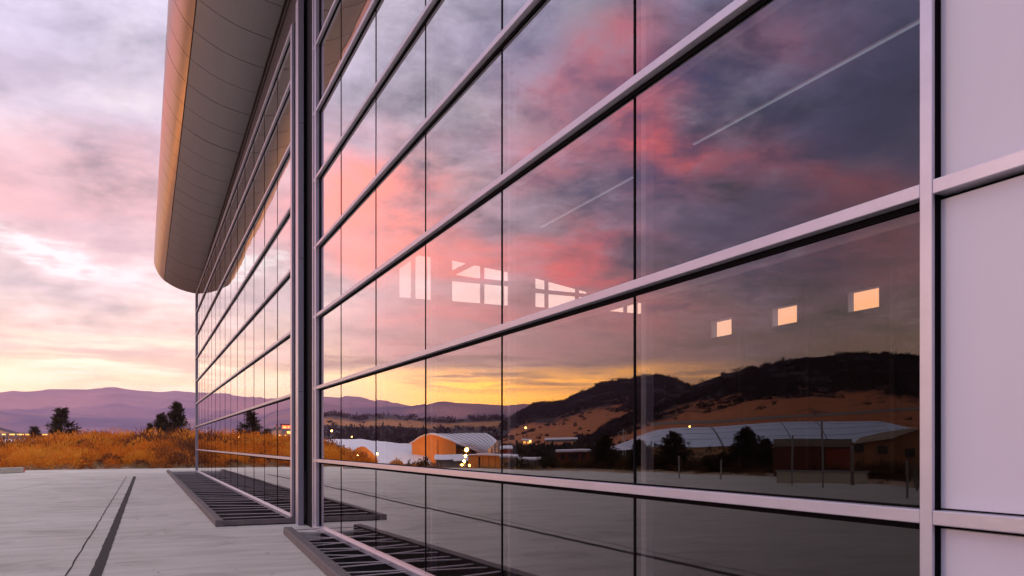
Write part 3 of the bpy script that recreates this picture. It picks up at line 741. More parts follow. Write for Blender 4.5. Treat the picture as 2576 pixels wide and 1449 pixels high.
# pale road cut along the foot of the big hill
M['road'] = mat('pale_road', (.42, .36, .33), .9)
mb = MB(); pr_ = [mirrored(px, 232 + (px - 1690) * -.02, py) for px, py in ((1640, 1072), (1690, 1067), (1800, 1062), (1930, 1055), (2060, 1048), (2190, 1040), (2312, 1033), (2420, 1027))]
o_ = pr_[0]
for a, b in zip(pr_[:-1], pr_[1:]): mb.bar(a, b, 3.0, .8)
tag(mb.build('hillside_road', M['road']), kind='structure')

# ------------------------------------------------------------------ plants
M['shrub'] = attr_mat('rabbitbrush', (.13, .055, .03), (.66, .19, .018), 'tone', .85, .25, .7, c2=(.74, .33, .04), spec=.1, transl=.35)
M['leaf'] = attr_mat('dark_needles', (.035, .030, .016), (.085, .062, .028), 'tone', .8, .35, 2.0, spec=.15, transl=.15)
M['leafbrown'] = attr_mat('autumn_leaves', (.10, .05, .018), (.20, .085, .02), 'tone', .8, .35, 2.0, spec=.15, transl=.2)
M['bark'] = mat('bark', (.075, .055, .045), .9, 0, .1, .4, 6)
def cards(C, D, U, L, W):
    """leaf blades: centres C, directions D, side vectors U, lengths L, widths W -> quads"""
    a = C - U * (W / 2)[:, None]; b = C + U * (W / 2)[:, None]; tip = C + D * L[:, None]
    V = np.stack([a, b, tip + U * (W * .22)[:, None], tip - U * (W * .22)[:, None]], 1).reshape(-1, 3)
    return V, np.arange(len(V)).reshape(-1, 4)
def unit(v): return v / (np.linalg.norm(v, axis=-1, keepdims=True) + 1e-9)
def shrub_field(name, P, size, tone, mtl, per=70, blade=.34, width=.05, shell=.45, lift=(.2, 1.0)):
    n = len(P); k = np.repeat(np.arange(n), per)
    th = RNG.uniform(0, 2 * pi, n * per); ph = np.arccos(RNG.uniform(.05, 1, n * per)); rad = RNG.random(n * per) ** shell
    sx = size[k] * RNG.uniform(.85, 1.15, n * per)
    d = np.stack([np.sin(ph) * np.cos(th), np.sin(ph) * np.sin(th), np.cos(ph) * 1.05], -1)
    C = P[k] + d * (rad * sx)[:, None] * np.array([1, 1, .95])
    D = unit(d + np.stack([RNG.normal(0, .3, n * per), RNG.normal(0, .3, n * per), RNG.uniform(*lift, n * per)], -1))
    U = unit(np.cross(D, RNG.normal(0, 1, (n * per, 3))))
    V, F = cards(C, D, U, blade * sx * RNG.uniform(.6, 1.3, n * per), width * RNG.uniform(.6, 1.6, n * per))
    tn = np.clip(np.repeat(tone[k] + RNG.normal(0, .08, n * per), 4), 0, 1)
    return np_mesh(name, V, F, mtl, {'tone': tn})
# the orange shrub mass beyond the paving
P = []
for yy in np.arange(50.0, 116, 1.42):
    for xx in np.arange(-30, 10, 1.42):
        x, y_ = xx + RNG.uniform(-.65, .65), yy + RNG.uniform(-.65, .65)
        o = float(lot_out(np.array([x]), np.array([y_]))[0]); ag = degrees(atan2(6 - x, y_))
        if o < 2.3 + 1.2 * fbm(np.array([x / 3]), np.array([y_ / 3]))[0] or (y_ > 88 and RNG.random() > .6) or RNG.random() < (ag - 14.5) / 5: continue
        P.append((x, y_))
P = np.array(P); big = fbm(P[:, 0] / 5, P[:, 1] / 5, 3)
size = np.clip(1.0 + big * 1.1 + RNG.normal(0, .30, len(P)), .34, 1.8)
front = sst(5.0, 1.8, lot_out(P[:, 0], P[:, 1])); size = size * (1 - .45 * front) * (1 - .5 * sst(12.5, 16, np.degrees(np.arctan2(6 - P[:, 0], P[:, 1]))))
tone = np.clip(.45 + fbm(P[:, 0] / 7 + 30, P[:, 1] / 7, 4) * 1.9 + RNG.normal(0, .30, len(P)), 0, 1)
P3 = np.stack([P[:, 0], P[:, 1], terrain(P[:, 0], P[:, 1]) - .08], -1)
tag(obj('shrub_field', shrub_field('shrub_field', P3, size, tone, M['shrub'], per=440, blade=.15, width=.06, shell=.24, lift=(-.25, .55))), kind='stuff')
# straw and weeds along the paving's edge
n = 1500; t = RNG.random(n) * (len(EDGE) - 2); i = t.astype(int); fr = (t - i)[:, None]
E0, E1 = EP[i], EP[i + 1]; W_ = E0 + (E1 - E0) * fr; dn = unit(E1 - E0); W_ = W_ + np.stack([dn[:, 1], -dn[:, 0]], -1) * -1 * 0 + RNG.normal(0, .25, (n, 2))
keep = (lot_out(W_[:, 0], W_[:, 1]) > .25)
W_ = W_[keep]; W3 = np.stack([W_[:, 0], W_[:, 1], terrain(W_[:, 0], W_[:, 1])], -1)
M['straw'] = attr_mat('dry_straw', (.30, .17, .07), (.44, .28, .13), 'tone', .9, .2, 1.0, spec=.1)
tag(obj('edge_weeds', shrub_field('edge_weeds', W3, RNG.uniform(.10, .28, len(W3)), RNG.random(len(W3)), M['straw'], per=16, blade=.6, width=.02)), kind='stuff')

def tree(name, label, cat, x, y, h, wid, style='pine', seed=1, group=None, mtl='leaf', z=None, dens=1.0):
    rg = np.random.default_rng(seed); z = gz(x, y) - .05 if z is None else z
    t = empty(name, (x, y, z), label, cat, group)
    tr = MB(); lean = rg.uniform(-.02, .02, 2) * h
    tp = [(lean[0] * k / 6, lean[1] * k / 6, h * .97 * k / 6) for k in range(7)]
    tr.tube(tp, [max(.018 * h * (1 - k / 6.4), .012) for k in range(7)], 7)
    Cs, Ds, Ss = [], [], []
    if style == 'pine':
        nb = int(84 * dens)
        for b in range(nb):
            f = .06 + .92 * (b + rg.random()) / nb; a = rg.uniform(0, 2 * pi)
            prof = (((1 - f) / .65) ** .85 * (.86 + .14 * sin(f * 19 + seed)) if f > .35 else .82 + .5 * f)
            L = wid / 2 * prof * rg.uniform(.55, 1.12) + .04 * h
            p0 = np.array([lean[0] * f, lean[1] * f, f * h]); d = np.array([cos(a), sin(a), rg.uniform(-.05, .55)])
            p1 = p0 + d * L
            tr.tube([p0, (p0 + p1) / 2 + np.array([0, 0, -.02 * L]), p1], [.006 * h * (1 - f) + .008, .008, .006], 4)
            for q in np.linspace(.35, 1.02, 5):
                Cs.append(p0 + (p1 - p0) * q + rg.normal(0, .012 * h, 3)); Ds.append(d); Ss.append(.052 * h * rg.uniform(.7, 1.3) * (1.15 - .35 * f))
        per = 15
    elif style == 'column':
        nb = int(120 * dens)
        for b in range(nb):
            f = rg.random(); a = rg.uniform(0, 2 * pi)
            w = wid / 2 * min(1, (1.03 - f) * 3.2) * min(1, .55 + f * 2.0); r_ = w * rg.random() ** .5
            Cs.append(np.array([cos(a) * r_, sin(a) * r_, f * h * .98])); Ds.append(np.array([cos(a) * .5, sin(a) * .5, .9])); Ss.append(.062 * h * rg.uniform(.7, 1.3))
        per = 14
    else:                              # spreading bush
        nb = int(46 * dens)
        for b in range(nb):
            a = rg.uniform(0, 2 * pi); e = rg.uniform(.05, 1.35); r_ = rg.uniform(.45, 1.0)
            d = np.array([cos(a) * cos(e) * wid / 2, sin(a) * cos(e) * wid / 2, sin(e) * h * .93]) * r_
            tr.tube([(0, 0, 0), d * .5 + rg.normal(0, .03 * h, 3), d], [.012 * h, .008 * h, .004 * h], 4)
            for q in (.55, .8, 1.0): Cs.append(d * q + rg.normal(0, .05 * h, 3)); Ds.append(d / (np.linalg.norm(d) + 1e-6)); Ss.append(.085 * h * rg.uniform(.7, 1.3))
        per = 15
    tr.build('trunk', M['bark'], t)
    Cs, Ds, Ss = np.array(Cs), np.array(Ds), np.array(Ss); n = len(Cs); k = np.repeat(np.arange(n), per)
    off = rg.normal(0, 1, (n * per, 3)); off = unit(off) * (rg.random(n * per) ** .5)[:, None]
    C = Cs[k] + off * (Ss[k] * .9)[:, None]; D = unit(off + Ds[k] * .6 + np.array([0, 0, .25])); U = unit(np.cross(D, rg.normal(0, 1, (n * per, 3))))
    V, F = cards(C, D, U, Ss[k] * rg.uniform(.5, 1.1, n * per), Ss[k] * rg.uniform(.22, .42, n * per))
    V[:, 2] = np.maximum(V[:, 2], .02)
    obj('crown', np_mesh('crown', V, F, M[mtl], {'tone': np.repeat(np.clip(.4 + rg.normal(0, .25, n)[k] + .3 * off[:, 2], 0, 1), 4)}), t)
    return t
def put(fn, px, depth, ytop, wpx):
    """place a plant whose image has its axis at px, top at ytop and width wpx"""
    x, y, zt = fn(px, depth, ytop); g = gz(x, y) - .05
    return x, y, zt - g, wpx / 2000 * depth
for i, (px, dep, yt, wp, st, lab) in enumerate((
        (157, 128, 1030, 78, 'pine', 'bushy dark pine standing alone above the orange shrubs'),
        (86, 150, 1077, 34, 'pine', 'small rounded pine beside the distant lit sheds'),
        (109, 152, 1087, 20, 'bush', 'tiny dark bush just beside the small rounded pine'),
        (443, 112, 1014, 48, 'pine', 'tall thin pine with open crown near the end of the building'),
        (408, 114, 1043, 58, 'pine', 'low broad pine leaning against the tall thin pine'),
        (378, 116, 1068, 26, 'pine', 'stunted pine at the low edge of the two pines'))):
    x, y, h, w = put(seen, px, dep, yt, wp); tree('pine_tree', lab, 'tree', x, y, h, w * 1.2, st, 20 + i, 'pines beyond the shrub field')
def bare(name, label, x, y, h, seed, mtl, cat='shrub', n=26):
    rg = random.Random(seed); t = empty(name, (x, y, gz(x, y)), label, cat); mb = MB()
    for i in range(n):
        a = rg.uniform(0, 2 * pi); s_ = rg.uniform(.1, .45); p = Vector((0, 0, 0)); d = Vector((cos(a) * s_, sin(a) * s_, 1)); pts = [p.copy()]
        for k in range(4):
            d = (d + Vector((rg.uniform(-.3, .3), rg.uniform(-.3, .3), .1))).normalized(); p = p + d * h / 4 * rg.uniform(.6, 1.1); pts.append(p.copy())
            if k > 0: mb.tube([p, p + Vector((rg.uniform(-.3, .3), rg.uniform(-.3, .3), .25)) * h * .4], [.006, .003], 3)
        mb.tube(pts, [.016, .013, .010, .008, .005], 4)
    mb.build('branches', M[mtl], t); return t
for i, (px, dep, yt, lab) in enumerate(((478, 96, 1058, 'thin leafless shrub with reddish twigs against the far corner post'), (462, 99, 1066, 'low leafless shrub between the tall thin pine and the building'))):
    x, y, h, w = put(seen, px, dep, yt, 10); bare('bare_shrub', lab, x, y, h, 5 + i, 'bark', n=34)

# dark trees along the west edge of the lot, seen in the mirror
for i, (px, dep, yt, wp, st, ml, lab) in enumerate((
        (1302, 60, 1141, 66, 'bush', 'leaf', 'dark low bush by the low lit building'),
        (1388, 57, 1128, 60, 'bush', 'leaf', 'round dark bush mirrored below the white roofed brick building'),
        (1434, 56, 1146, 60, 'bush', 'leafbrown', 'low brown bush in front of the brick building'),
        (1482, 55, 1150, 50, 'bush', 'leafbrown', 'brown scrubby bush just before the pane joint'),
        (1528, 54, 1092, 64, 'pine', 'leaf', 'tall dark evergreen at the low tip of the big curved roof'),
        (1566, 53, 1136, 46, 'bush', 'leaf', 'small dark bush filling the gap by the pane joint'),
        (1612, 50, 1112, 66, 'pine', 'leaf', 'dark juniper right behind the pane joint before the blue roof'),
        (1692, 48, 1093, 96, 'pine', 'leaf', 'broad dark evergreen with pointed top before the long blue roof'),
        (1655, 50, 1140, 60, 'bush', 'leafbrown', 'low bush between two evergreens before the long blue roof'),
        (1786, 46, 1128, 56, 'bush', 'leaf', 'small ragged bush between the two big evergreens'),
        (1878, 45, 1083, 100, 'pine', 'leaf', 'largest dark evergreen mirrored before the long blue roof'),
        (1836, 46, 1126, 70, 'bush', 'leaf', 'dark bush at the foot of the largest evergreen'),
        (1925, 45, 1110, 64, 'pine', 'leaf', 'dark evergreen leaning beside the largest one'),
        (1740, 52, 1150, 60, 'bush', 'leaf', 'low dark bush under the middle of the long blue roof'),
        (1068, 66, 1146, 34, 'bush', 'leafbrown', 'dark brown bush at the right end of the rumpled white roof'),
        (1040, 68, 1153, 40, 'bush', 'leafbrown', 'low rusty bush before the foot of the barn gable'),
        (1000, 70, 1157, 36, 'bush', 'leafbrown', 'small brown bush under the rumpled white roof'),
        (1092, 64, 1158, 34, 'bush', 'leafbrown', 'low brown bush just right of the thin third pane joint'),
        (1340, 62, 1160, 46, 'bush', 'leafbrown', 'low brown bush beside the white flat roof'))):
    x, y, h, w = put(mirrored, px, dep, yt, wp * (1.15 if st == 'pine' else 1.5))
    tree('evergreen_tree' if st == 'pine' else 'dark_bush', lab, 'tree' if st == 'pine' else 'bush', x, y, h, w, st, 60 + i, 'dark trees along the lot edge', ml, dens=1.9)
# brown brush on the bank behind them
n = 900; B = np.stack([RNG.uniform(-44, -21.5, n), RNG.uniform(-4, 50, n)], -1); B = B[lot_out(B[:, 0], B[:, 1]) > 1.6]
B3 = np.stack([B[:, 0], B[:, 1], terrain(B[:, 0], B[:, 1]) - .05], -1)
M['brush'] = attr_mat('brown_brush', (.055, .035, .018), (.14, .062, .02), 'tone', .9, .3, 1.0, spec=.1)
tag(obj('bank_brush', shrub_field('bank_brush', B3, RNG.uniform(.35, .8, len(B3)), RNG.random(len(B3)), M['brush'], per=90, blade=.5, width=.05)), kind='stuff')
# far woodland in the valley
n = 2600; wa = np.radians(RNG.uniform(-62, 3, n)); wr = RNG.uniform(0, 1, n) ** .8 * 520 + 175; Wd = np.stack([CX + wr * np.sin(wa), wr * np.cos(wa)], -1)
msk = fbm(Wd[:, 0] / 70, Wd[:, 1] / 70, 4) > (.02 - .10 * sst(-14, -34, np.degrees(wa))); Wd = Wd[msk]
Wd = Wd[~((np.degrees(np.arctan2(Wd[:, 0] - CX, Wd[:, 1])) > -25) & (np.hypot(Wd[:, 0], Wd[:, 1]) < 260))]
W3 = np.stack([Wd[:, 0], Wd[:, 1], terrain(Wd[:, 0], Wd[:, 1])], -1)
M['wood'] = attr_mat('valley_wood', (.018, .020, .014), (.050, .036, .018), 'tone', .9, .3, .3, spec=.1)
tag(obj('valley_wood', shrub_field('valley_wood', W3, RNG.uniform(2.0, 5.0, len(W3)), RNG.random(len(W3)), M['wood'], per=80, blade=.4, width=.9)), kind='stuff')

# ------------------------------------------------------------------ buildings of the valley, seen in the mirror
M['roofwhite'] = mat('pale_metal_roof', (.62, .62, .68), .5, .1, .4, .12, .5, .1, 2, None, (1, 1, 1))
M['roofblue'] = mat('blue_grey_roof', (.50, .56, .68), .45, .15, .4, .16, .6, .1, 2)
M['glowwall'] = mat('orange_glow_wall', (.62, .27, .07), .8, 0, .2, .22, .9)  # tan walls; the lamps' orange glow is strengthened in this colour
M['walltan'] = mat('tan_wall', (.50, .30, .15), .8, 0, .2, .18, .8)
M['wallbrown'] = mat('brown_brick_wall', (.34, .145, .065), .9, 0, .15, .35, 1.5)
M['wallred'] = mat('red_wall', (.26, .05, .025), .8, 0, .2, .25, 1.0)
M['wallgrey'] = mat('grey_wall', (.25, .24, .25), .8, 0, .2, .2, .6)
M['fascia_pale'] = mat('pale_fascia', (.62, .52, .38), .7, 0, .2, .12, 1)
M['seamdark'] = mat('roof_seam', (.14, .13, .14), .7)
M['winlit'] = mat('lit_window', (.9, .6, .3), .5, emit=((1.0, .42, .07), 3.0))
M['winlitred'] = mat('lit_red_band', (.9, .3, .15), .5, emit=((1.0, .16, .05), 1.6))
M['windark'] = mat('dark_window', (.02, .02, .025), .2, 0, .5)
M['lampglow'] = mat('lamp_glow', (1, .7, .35), .5, emit=((1.0, .50, .10), 30.0))
M['pole'] = mat('galvanised_pole', (.50, .47, .45), .6, .2, .3, .1, 3)
class VF:
    """local frame of a thing seen in the mirror: a = to the right in the picture, b = away, z = up; real coordinates come out mirrored"""
    def __init__(s, px, depth, yaw=0.0, fn_mirror=True):
        x, y, _ = seen(px, depth); s.o = (x, y); s.m = fn_mirror
        a = radians(az_of(px) + yaw); s.f = (sin(a), cos(a)); s.r = (cos(a), -sin(a)); s.k = 2000 / depth
        s.px, s.depth = px, depth
    def p(s, a, b, z):
        x = s.o[0] + s.r[0] * a + s.f[0] * b; y = s.o[1] + s.r[1] * a + s.f[1] * b
        return (2 * GB - x if s.m else x, y, z)
    def base(s): return s.p(0, 0, 0)[:2]
    def a_of(s, px): return (px - s.px) / s.k
    def z_of(s, py): return EYE + (1118 - py) / s.k
def building(name, label, cat='building', group=None, vf=None, zb=0):
    x, y = vf.base(); t = empty(name, (x, y, zb), label, cat, group)
    return t
def bpart(t, vf, name, mtl, quads_or_boxes, smooth=False):
    """boxes given as (a0,a1,b0,b1,z0,z1) or (profile [(a,z)...], b0, b1) extrusions along b, or ('b', [(b,z)...], a0, a1)"""
    o0 = Vector(t.location); mb = MB()
    if t.parent: o0 = Vector(t.parent.location)
    for q in quads_or_boxes:
        if isinstance(q[0], str):
            pr, a0, a1 = q[1], q[2], q[3]; n = len(pr)
            vs = [vf.p(a, b, z) for a in (a0, a1) for b, z in pr]
        elif isinstance(q[0], list):
            pr, b0, b1 = q; n = len(pr); vs = [vf.p(a, b, z) for b in (b0, b1) for a, z in pr]
        else:
            a0, a1, b0, b1, z0, z1 = q; n = 4; pr = [(a0, z0), (a1, z0), (a1, z1), (a0, z1)]; vs = [vf.p(a, b, z) for b in (b0, b1) for a, z in pr]
        mb.add([tuple(Vector(v) - o0) for v in vs], [tuple(range(n)), tuple(range(n, 2 * n))[::-1]] + [(i, (i + 1) % n, n + (i + 1) % n, n + i) for i in range(n)])
    o = mb.build(name, mtl, t)
    if t.parent: pass
    return o
def lamp_light(parent, loc, power, col=(1.0, .36, .05), r=.15):
    l = bpy.data.lights.new('lamp_light', 'POINT'); l.energy = power; l.color = col; l.shadow_soft_size = r
    o = bpy.data.objects.new('lamp_light', l); o.location = loc; link(o, parent); return o
def street_lamp(label, px, depth, py, power, size=.16, mirror=True, group='lit lamps of the valley', pole=True, glow=None):
    fn = mirrored if mirror else seen
    x, y, z = fn(px, depth, py); g = gz(x, y); t = empty('street_lamp', (x, y, g), label, 'lamp', group)
    if pole: MB().tube([(0, 0, -.2), (0, 0, z - g - size)], [.06, .04], 6).build('pole', M['pole'], t)
    hd = MB(); n = 8
    hd.tube([(0, 0, z - g - size * .9), (0, 0, z - g - size * .3), (0, 0, z - g + size * .4), (0, 0, z - g + size * .9)], [size * .5, size, size, size * .5], 8)
    hd.build('lamp_head', glow or M['lampglow'], t)
    MB().tube([(0, 0, z - g + size * .92), (0, 0, z - g + size * 1.25)], [size * 1.1, size * .3], 8).build('lamp_cap', M['pole'], t)
    if power:
        f = Vector((CX - x, -y, 0)).normalized() * (size * 2.2)
        lamp_light(t, (f.x, f.y, z - g), power)
    return t

# long white fabric roof
vf = VF(870, 150); zb = -3.4
t = building('white_roof_shed', 'very long low shed with rumpled white roof behind the shrub mound', vf=vf, zb=zb)
aL, aR = vf.a_of(660), vf.a_of(1085)
rows = []
na, nb_ = 70, 22
def roof_h(u, v):
    top = np.interp(660 + u * 425, [660, 740, 800, 840, 905, 945, 965, 1000, 1085], [1106, 1107, 1107, 1105, 1105.5, 1108, 1111, 1114, 1121])
    ztop = vf.z_of(0) * 0 + EYE + (1118 - top) / (2000 / 172)
    return ztop
U_, V_ = np.meshgrid(np.linspace(0, 1, na), np.linspace(0, 1, nb_), indexing='ij')
ztop = np.vectorize(roof_h)(U_, V_)
AA = aL + (aR - aL) * U_; BB = 24 * V_
ZZ = -2.3 + (ztop + 2.3) * (1 - (1 - V_) ** 1.7) + .22 * fbm(AA / 4, BB / 3, 3) + .10 * np.abs(np.sin(AA * .55 + .8 * fbm(AA / 9, BB / 9, 2)))
VV = np.array([vf.p(a, b, z) for a, b, z in zip(AA.ravel(), BB.ravel(), ZZ.ravel())]) - np.array(t.location)
ix = np.arange(na * nb_).reshape(na, nb_); Fq = np.stack([ix[:-1, :-1], ix[1:, :-1], ix[1:, 1:], ix[:-1, 1:]], -1).reshape(-1, 4)
obj('roof', np_mesh('roof', VV, Fq, M['roofwhite'], smooth=True), t)
bpart(t, vf, 'wall', M['wallgrey'], [(aL, aR, .2, 23.5, zb, -2.2)])
for px_ in (762, 815, 878, 930, 990, 1040):
    bpart(t, vf, 'roof_vent', M['seamdark'], [(vf.a_of(px_) - .25, vf.a_of(px_) + .25, 17, 17.6, 0.6, 1.75 if px_ < 960 else 1.2)])
# small lit gable in front of it
vf = VF(922, 142); t = building('lit_gable_hut', 'small orange lit hut with rounded gable in front of the white roof', vf=vf, zb=-3.2)
z = vf.z_of
ga_ = [(vf.a_of(893), -3.2), (vf.a_of(952), -3.2), (vf.a_of(948), z(1150)), (vf.a_of(932), z(1134)), (vf.a_of(920), z(1126)), (vf.a_of(910), z(1124)), (vf.a_of(900), z(1128)), (vf.a_of(894), z(1136))]
bpart(t, vf, 'wall', M['glowwall'], [(ga_, 0, 5)])
bpart(t, vf, 'roof', M['roofwhite'], [([(a * 1.04, zz + .12) for a, zz in ga_[2:]] + [(a, zz + .01) for a, zz in ga_[2:][::-1]], -.2, 5.4)])
bpart(t, vf, 'door', M['wallbrown'], [(vf.a_of(915), vf.a_of(928), -.04, 0.02, -3.2, z(1142))])
street_lamp('bright lamp at the foot of the small orange lit hut', 901.5, 139, 1147, 600, .17)
street_lamp('small lamp on the sloping side of the orange lit hut', 950, 140, 1143, 70, .10)

# barn with orange gable and swept white roof
vf = VF(1120, 160, 0); t = building('barn', 'big barn with glowing orange gable and pale swept roof', vf=vf, zb=-3.6); z = vf.z_of
a = vf.a_of
gab = [(a(1036), -3.6), (a(1146), -3.6), (a(1146), z(1112)), (a(1128), z(1105)), (a(1108), z(1098)), (a(1090), z(1093)), (a(1076), z(1091)), (a(1062), z(1099)), (a(1048), z(1107)), (a(1036), z(1114))]
bpart(t, vf, 'wall', M['glowwall'], [(gab, 0, .5), (a(1146) - .4, a(1146), .5, 1.5, -3.6, z(1112)), (a(1146), a(1256), 6.0, 20, -3.6, z(1133))])
rv, rf_ = [], []
prof_near = [(a(1030), z(1115.5)), (a(1046), z(1106)), (a(1062), z(1097)), (a(1077), z(1089)), (a(1093), z(1091.5)), (a(1112), z(1097.5)), (a(1132), z(1105)), (a(1150), z(1112.5)), (a(1178), z(1124)), (a(1203), z(1136))]
prof_far = [(a(1178), z(1110)), (a(1192), z(1102)), (a(1204), z(1095)), (a(1214), z(1088)), (a(1222), z(1088)), (a(1232), z(1092)), (a(1240), z(1097)), (a(1248), z(1104)), (a(1254), z(1115)), (a(1258), z(1136))]
b_n = [(-.5), -.5, -.5, -.5, -.5, -.5, -.5, -.5, 1.5, 3.0]; b_f = [26, 25, 24, 22, 20, 17, 14, 10, 6, 4]
mb = MB(); n = 10; NSEG = 9; o0 = Vector(t.location); vs = []
for k in range(NSEG + 1):
    q = k / NSEG
    for i in range(n):
        A_n = prof_near[i][0] + (prof_far[i][0] - prof_near[i][0]) * q; B_n = b_n[i] + (b_f[i] - b_n[i]) * q
        Z_n = prof_near[i][1] + (prof_far[i][1] - prof_near[i][1]) * q
        s_ = (vf.depth + B_n) / vf.depth; vs.append(Vector(vf.p(A_n * s_, B_n, EYE + (Z_n - EYE) * s_)) - o0)
top = [tuple(v) for v in vs]; bot = [tuple(v - Vector((0, 0, .25))) for v in vs]; m_ = len(vs)
for k in range(NSEG):
    pass
fs = [(k * n + i, k * n + i + 1, (k + 1) * n + i + 1, (k + 1) * n + i) for k in range(NSEG) for i in range(n - 1)]
fs += [tuple(m_ + j for j in f)[::-1] for f in fs]
fs += [(i, m_ + i, m_ + i + 1, i + 1) for i in range(n - 1)] + [(NSEG * n + i, NSEG * n + i + 1, m_ + NSEG * n + i + 1, m_ + NSEG * n + i) for i in range(n - 1)]
mb.add(top + bot, fs); rfo = mb.build('roof', M['roofwhite'], t)
for k in range(1, NSEG):
    sm = MB(); sm.tube([Vector(top[k * n + i]) + Vector((0, 0, .03)) for i in range(3, n)], .07, 4); sm.build('roof_seam', M['seamdark'], rfo)
bpart(t, vf, 'door', M['wallbrown'], [(a(1098), a(1101), -.05, .0, z(1141), z(1105)), (a(1146) + .02, a(1200), 5.9, 6.0, -3.6, z(1128))])
for px_ in (1158, 1172, 1186): bpart(t, vf, 'window', M['windark'], [(a(px_), a(px_ + 9), 5.8, 5.89, z(1143), z(1133))])
# glass lean-to at the barn's right end
vf2 = VF(1243, 150); t = building('glass_annex', 'pale grey triangular annex against the right end of the barn', vf=vf2, zb=-3.4); a, z = vf2.a_of, vf2.z_of
bpart(t, vf2, 'wall', M['wallgrey'], [([(a(1224), -3.4), (a(1261), -3.4), (a(1261), z(1107)), (a(1252), z(1106)), (a(1240), z(1120)), (a(1228), z(1130))], 0, 5)])
for q in (1232, 1241, 1250): bpart(t, vf2, 'mullion', M['pole'], [(a(q), a(q) + .15, -.08, -.002, -3.4, z(1106 + max(0, (1252 - q)) * 1.1))])
bpart(t, vf2, 'roof', M['roofwhite'], [([(a(1261), z(1127)), (a(1292), z(1134)), (a(1291), z(1137)), (a(1261), z(1131))], -1, 6)])
# low lit store with lamp mast in front
vf = VF(1222, 112); t = building('lit_store', 'low orange lit store with flat white roof below the barn', vf=vf, zb=-2.6); a, z = vf.a_of, vf.z_of
bpart(t, vf, 'wall', M['glowwall'], [(a(1178), a(1262), 0, 8, -2.6, z(1145))])
bpart(t, vf, 'roof', M['roofwhite'], [(a(1196), a(1266), -.4, 8.4, z(1145), z(1141.5)), (a(1176), a(1195.8), -.2, 8.2, z(1145), z(1144))])
for q in (1200, 1213, 1228, 1244): bpart(t, vf, 'panel_joint', M['wallbrown'], [(a(q), a(q) + .12, -.05, -.004, -2.6, z(1147))])
bpart(t, vf, 'door', M['windark'], [(a(1201.5), a(1206), -.06, -.004, -2.6, z(1149))])
for q, w_, y0_ in ((1166, 22, 1151), (1128, 34, 1147)):
    vq = VF(q, 118 if q > 1150 else 122); tt = building('flat_shed', 'low white flat shed left of the lamp mast' if q > 1150 else 'long white flat roof below the barn gable', vf=vq, zb=-2.9)
    bpart(tt, vq, 'wall', M['wallgrey'], [(-w_ / vq.k, w_ / vq.k, .2, 5, -2.9, vq.z_of(y0_ + 8))]); bpart(tt, vq, 'roof', M['roofwhite'], [([(-w_ / vq.k - .3, vq.z_of(y0_ + 8)), (w_ / vq.k + .3, vq.z_of(y0_ + 8)), (w_ / vq.k + .3, vq.z_of(y0_ + 7)), (-w_ / vq.k - .3, vq.z_of(y0_ + 7))], -.4, .6), ('b', [(.6, vq.z_of(y0_ + 8)), (7, vq.z_of(y0_ - 3)), (7, vq.z_of(y0_ - 4)), (.6, vq.z_of(y0_ + 7))], -w_ / vq.k - .3, w_ / vq.k + .3)])
for (px_, dp, py_, pw, sz, lab) in ((1173, 150, 1131, 8000, .40, 'brightest lamp high on the mast before the barn'), (1170.5, 107, 1146, 300, .13, 'second lamp under the brightest one'), (1167, 106, 1159.5, 300, .12, 'third lamp low beside the lit store'),
                                (1162, 105, 1168.5, 40, .05, 'tiny lamp near the ground left of the lit store'), (1181, 105, 1170, 40, .05, 'tiny lamp near the ground before the lit store')):
    street_lamp(lab, px_, dp, py_, pw, sz)
# far sheds and farm roofs right of the barn
def shed(name, label, px0, px1, yr, ye, yb, depth, wall, roof, b=8, lit=None, win=0, door=False):
    vq = VF((px0 + px1) / 2, depth); zb = vq.z_of(yb); w = (px1 - px0) / 2 / vq.k; t = building(name, label, vf=vq, zb=zb)
    bpart(t, vq, 'wall', wall, [(-w * .97, w * .97, .3, b, zb, vq.z_of(ye))])
    k2 = (depth + b * .6) / depth; zr = EYE + (1118 - yr) / 2000 * (depth + b * .6)
    bpart(t, vq, 'roof', roof, [('b', [(-.2, vq.z_of(ye) - .1), (-.2, vq.z_of(ye) + .12), (b * .6, zr), (b + .4, vq.z_of(ye) + .12), (b + .4, vq.z_of(ye) - .1), (b * .6, zr - .22)], -w * 1.03, w * 1.03)])
    for i in range(win):
        q = -w * .8 + 1.6 * w * (i + .5) / win; bpart(t, vq, 'window', lit or M['windark'], [(q - w * .5 / win, q + w * .5 / win, .2, .298, zb + (vq.z_of(ye) - zb) * .35, zb + (vq.z_of(ye) - zb) * .8)])
    if door: bpart(t, vq, 'door', M['windark'], [(-w * .15, w * .15, .19, .297, zb, zb + (vq.z_of(ye) - zb) * .75)])
    return t
shed('farm_shed', 'tiny lit shed with pale roof far behind the barn', 1315, 1340, 1102, 1106, 1118, 290, M['walltan'], M['roofwhite'], 8, M['winlit'], 2)
shed('farm_shed', 'long thin pale roof far off between dark trees', 1372, 1455, 1099, 1104, 1110, 320, M['wallgrey'], M['roofwhite'], 12)
shed('brick_shed', 'red brick shed with long white roof edge mirrored behind bushes', 1404, 1488, 1129, 1134, 1168, 92, M['wallred'], M['roofwhite'], 8, None, 4, True)
shed('flat_shed', 'white flat roof shed low beside the round dark bush', 1306, 1362, 1147, 1153, 1172, 98, M['wallgrey'], M['roofwhite'], 7)
shed('flat_shed', 'narrow white roof just right of the glass annex', 1258, 1294, 1120, 1128, 1150, 140, M['wallred'], M['roofwhite'], 7)
shed('flat_shed', 'white roof strip touching the first pane joint left of the bush', 1258, 1306, 1141, 1148, 1172, 104, M['walltan'], M['roofwhite'], 6)
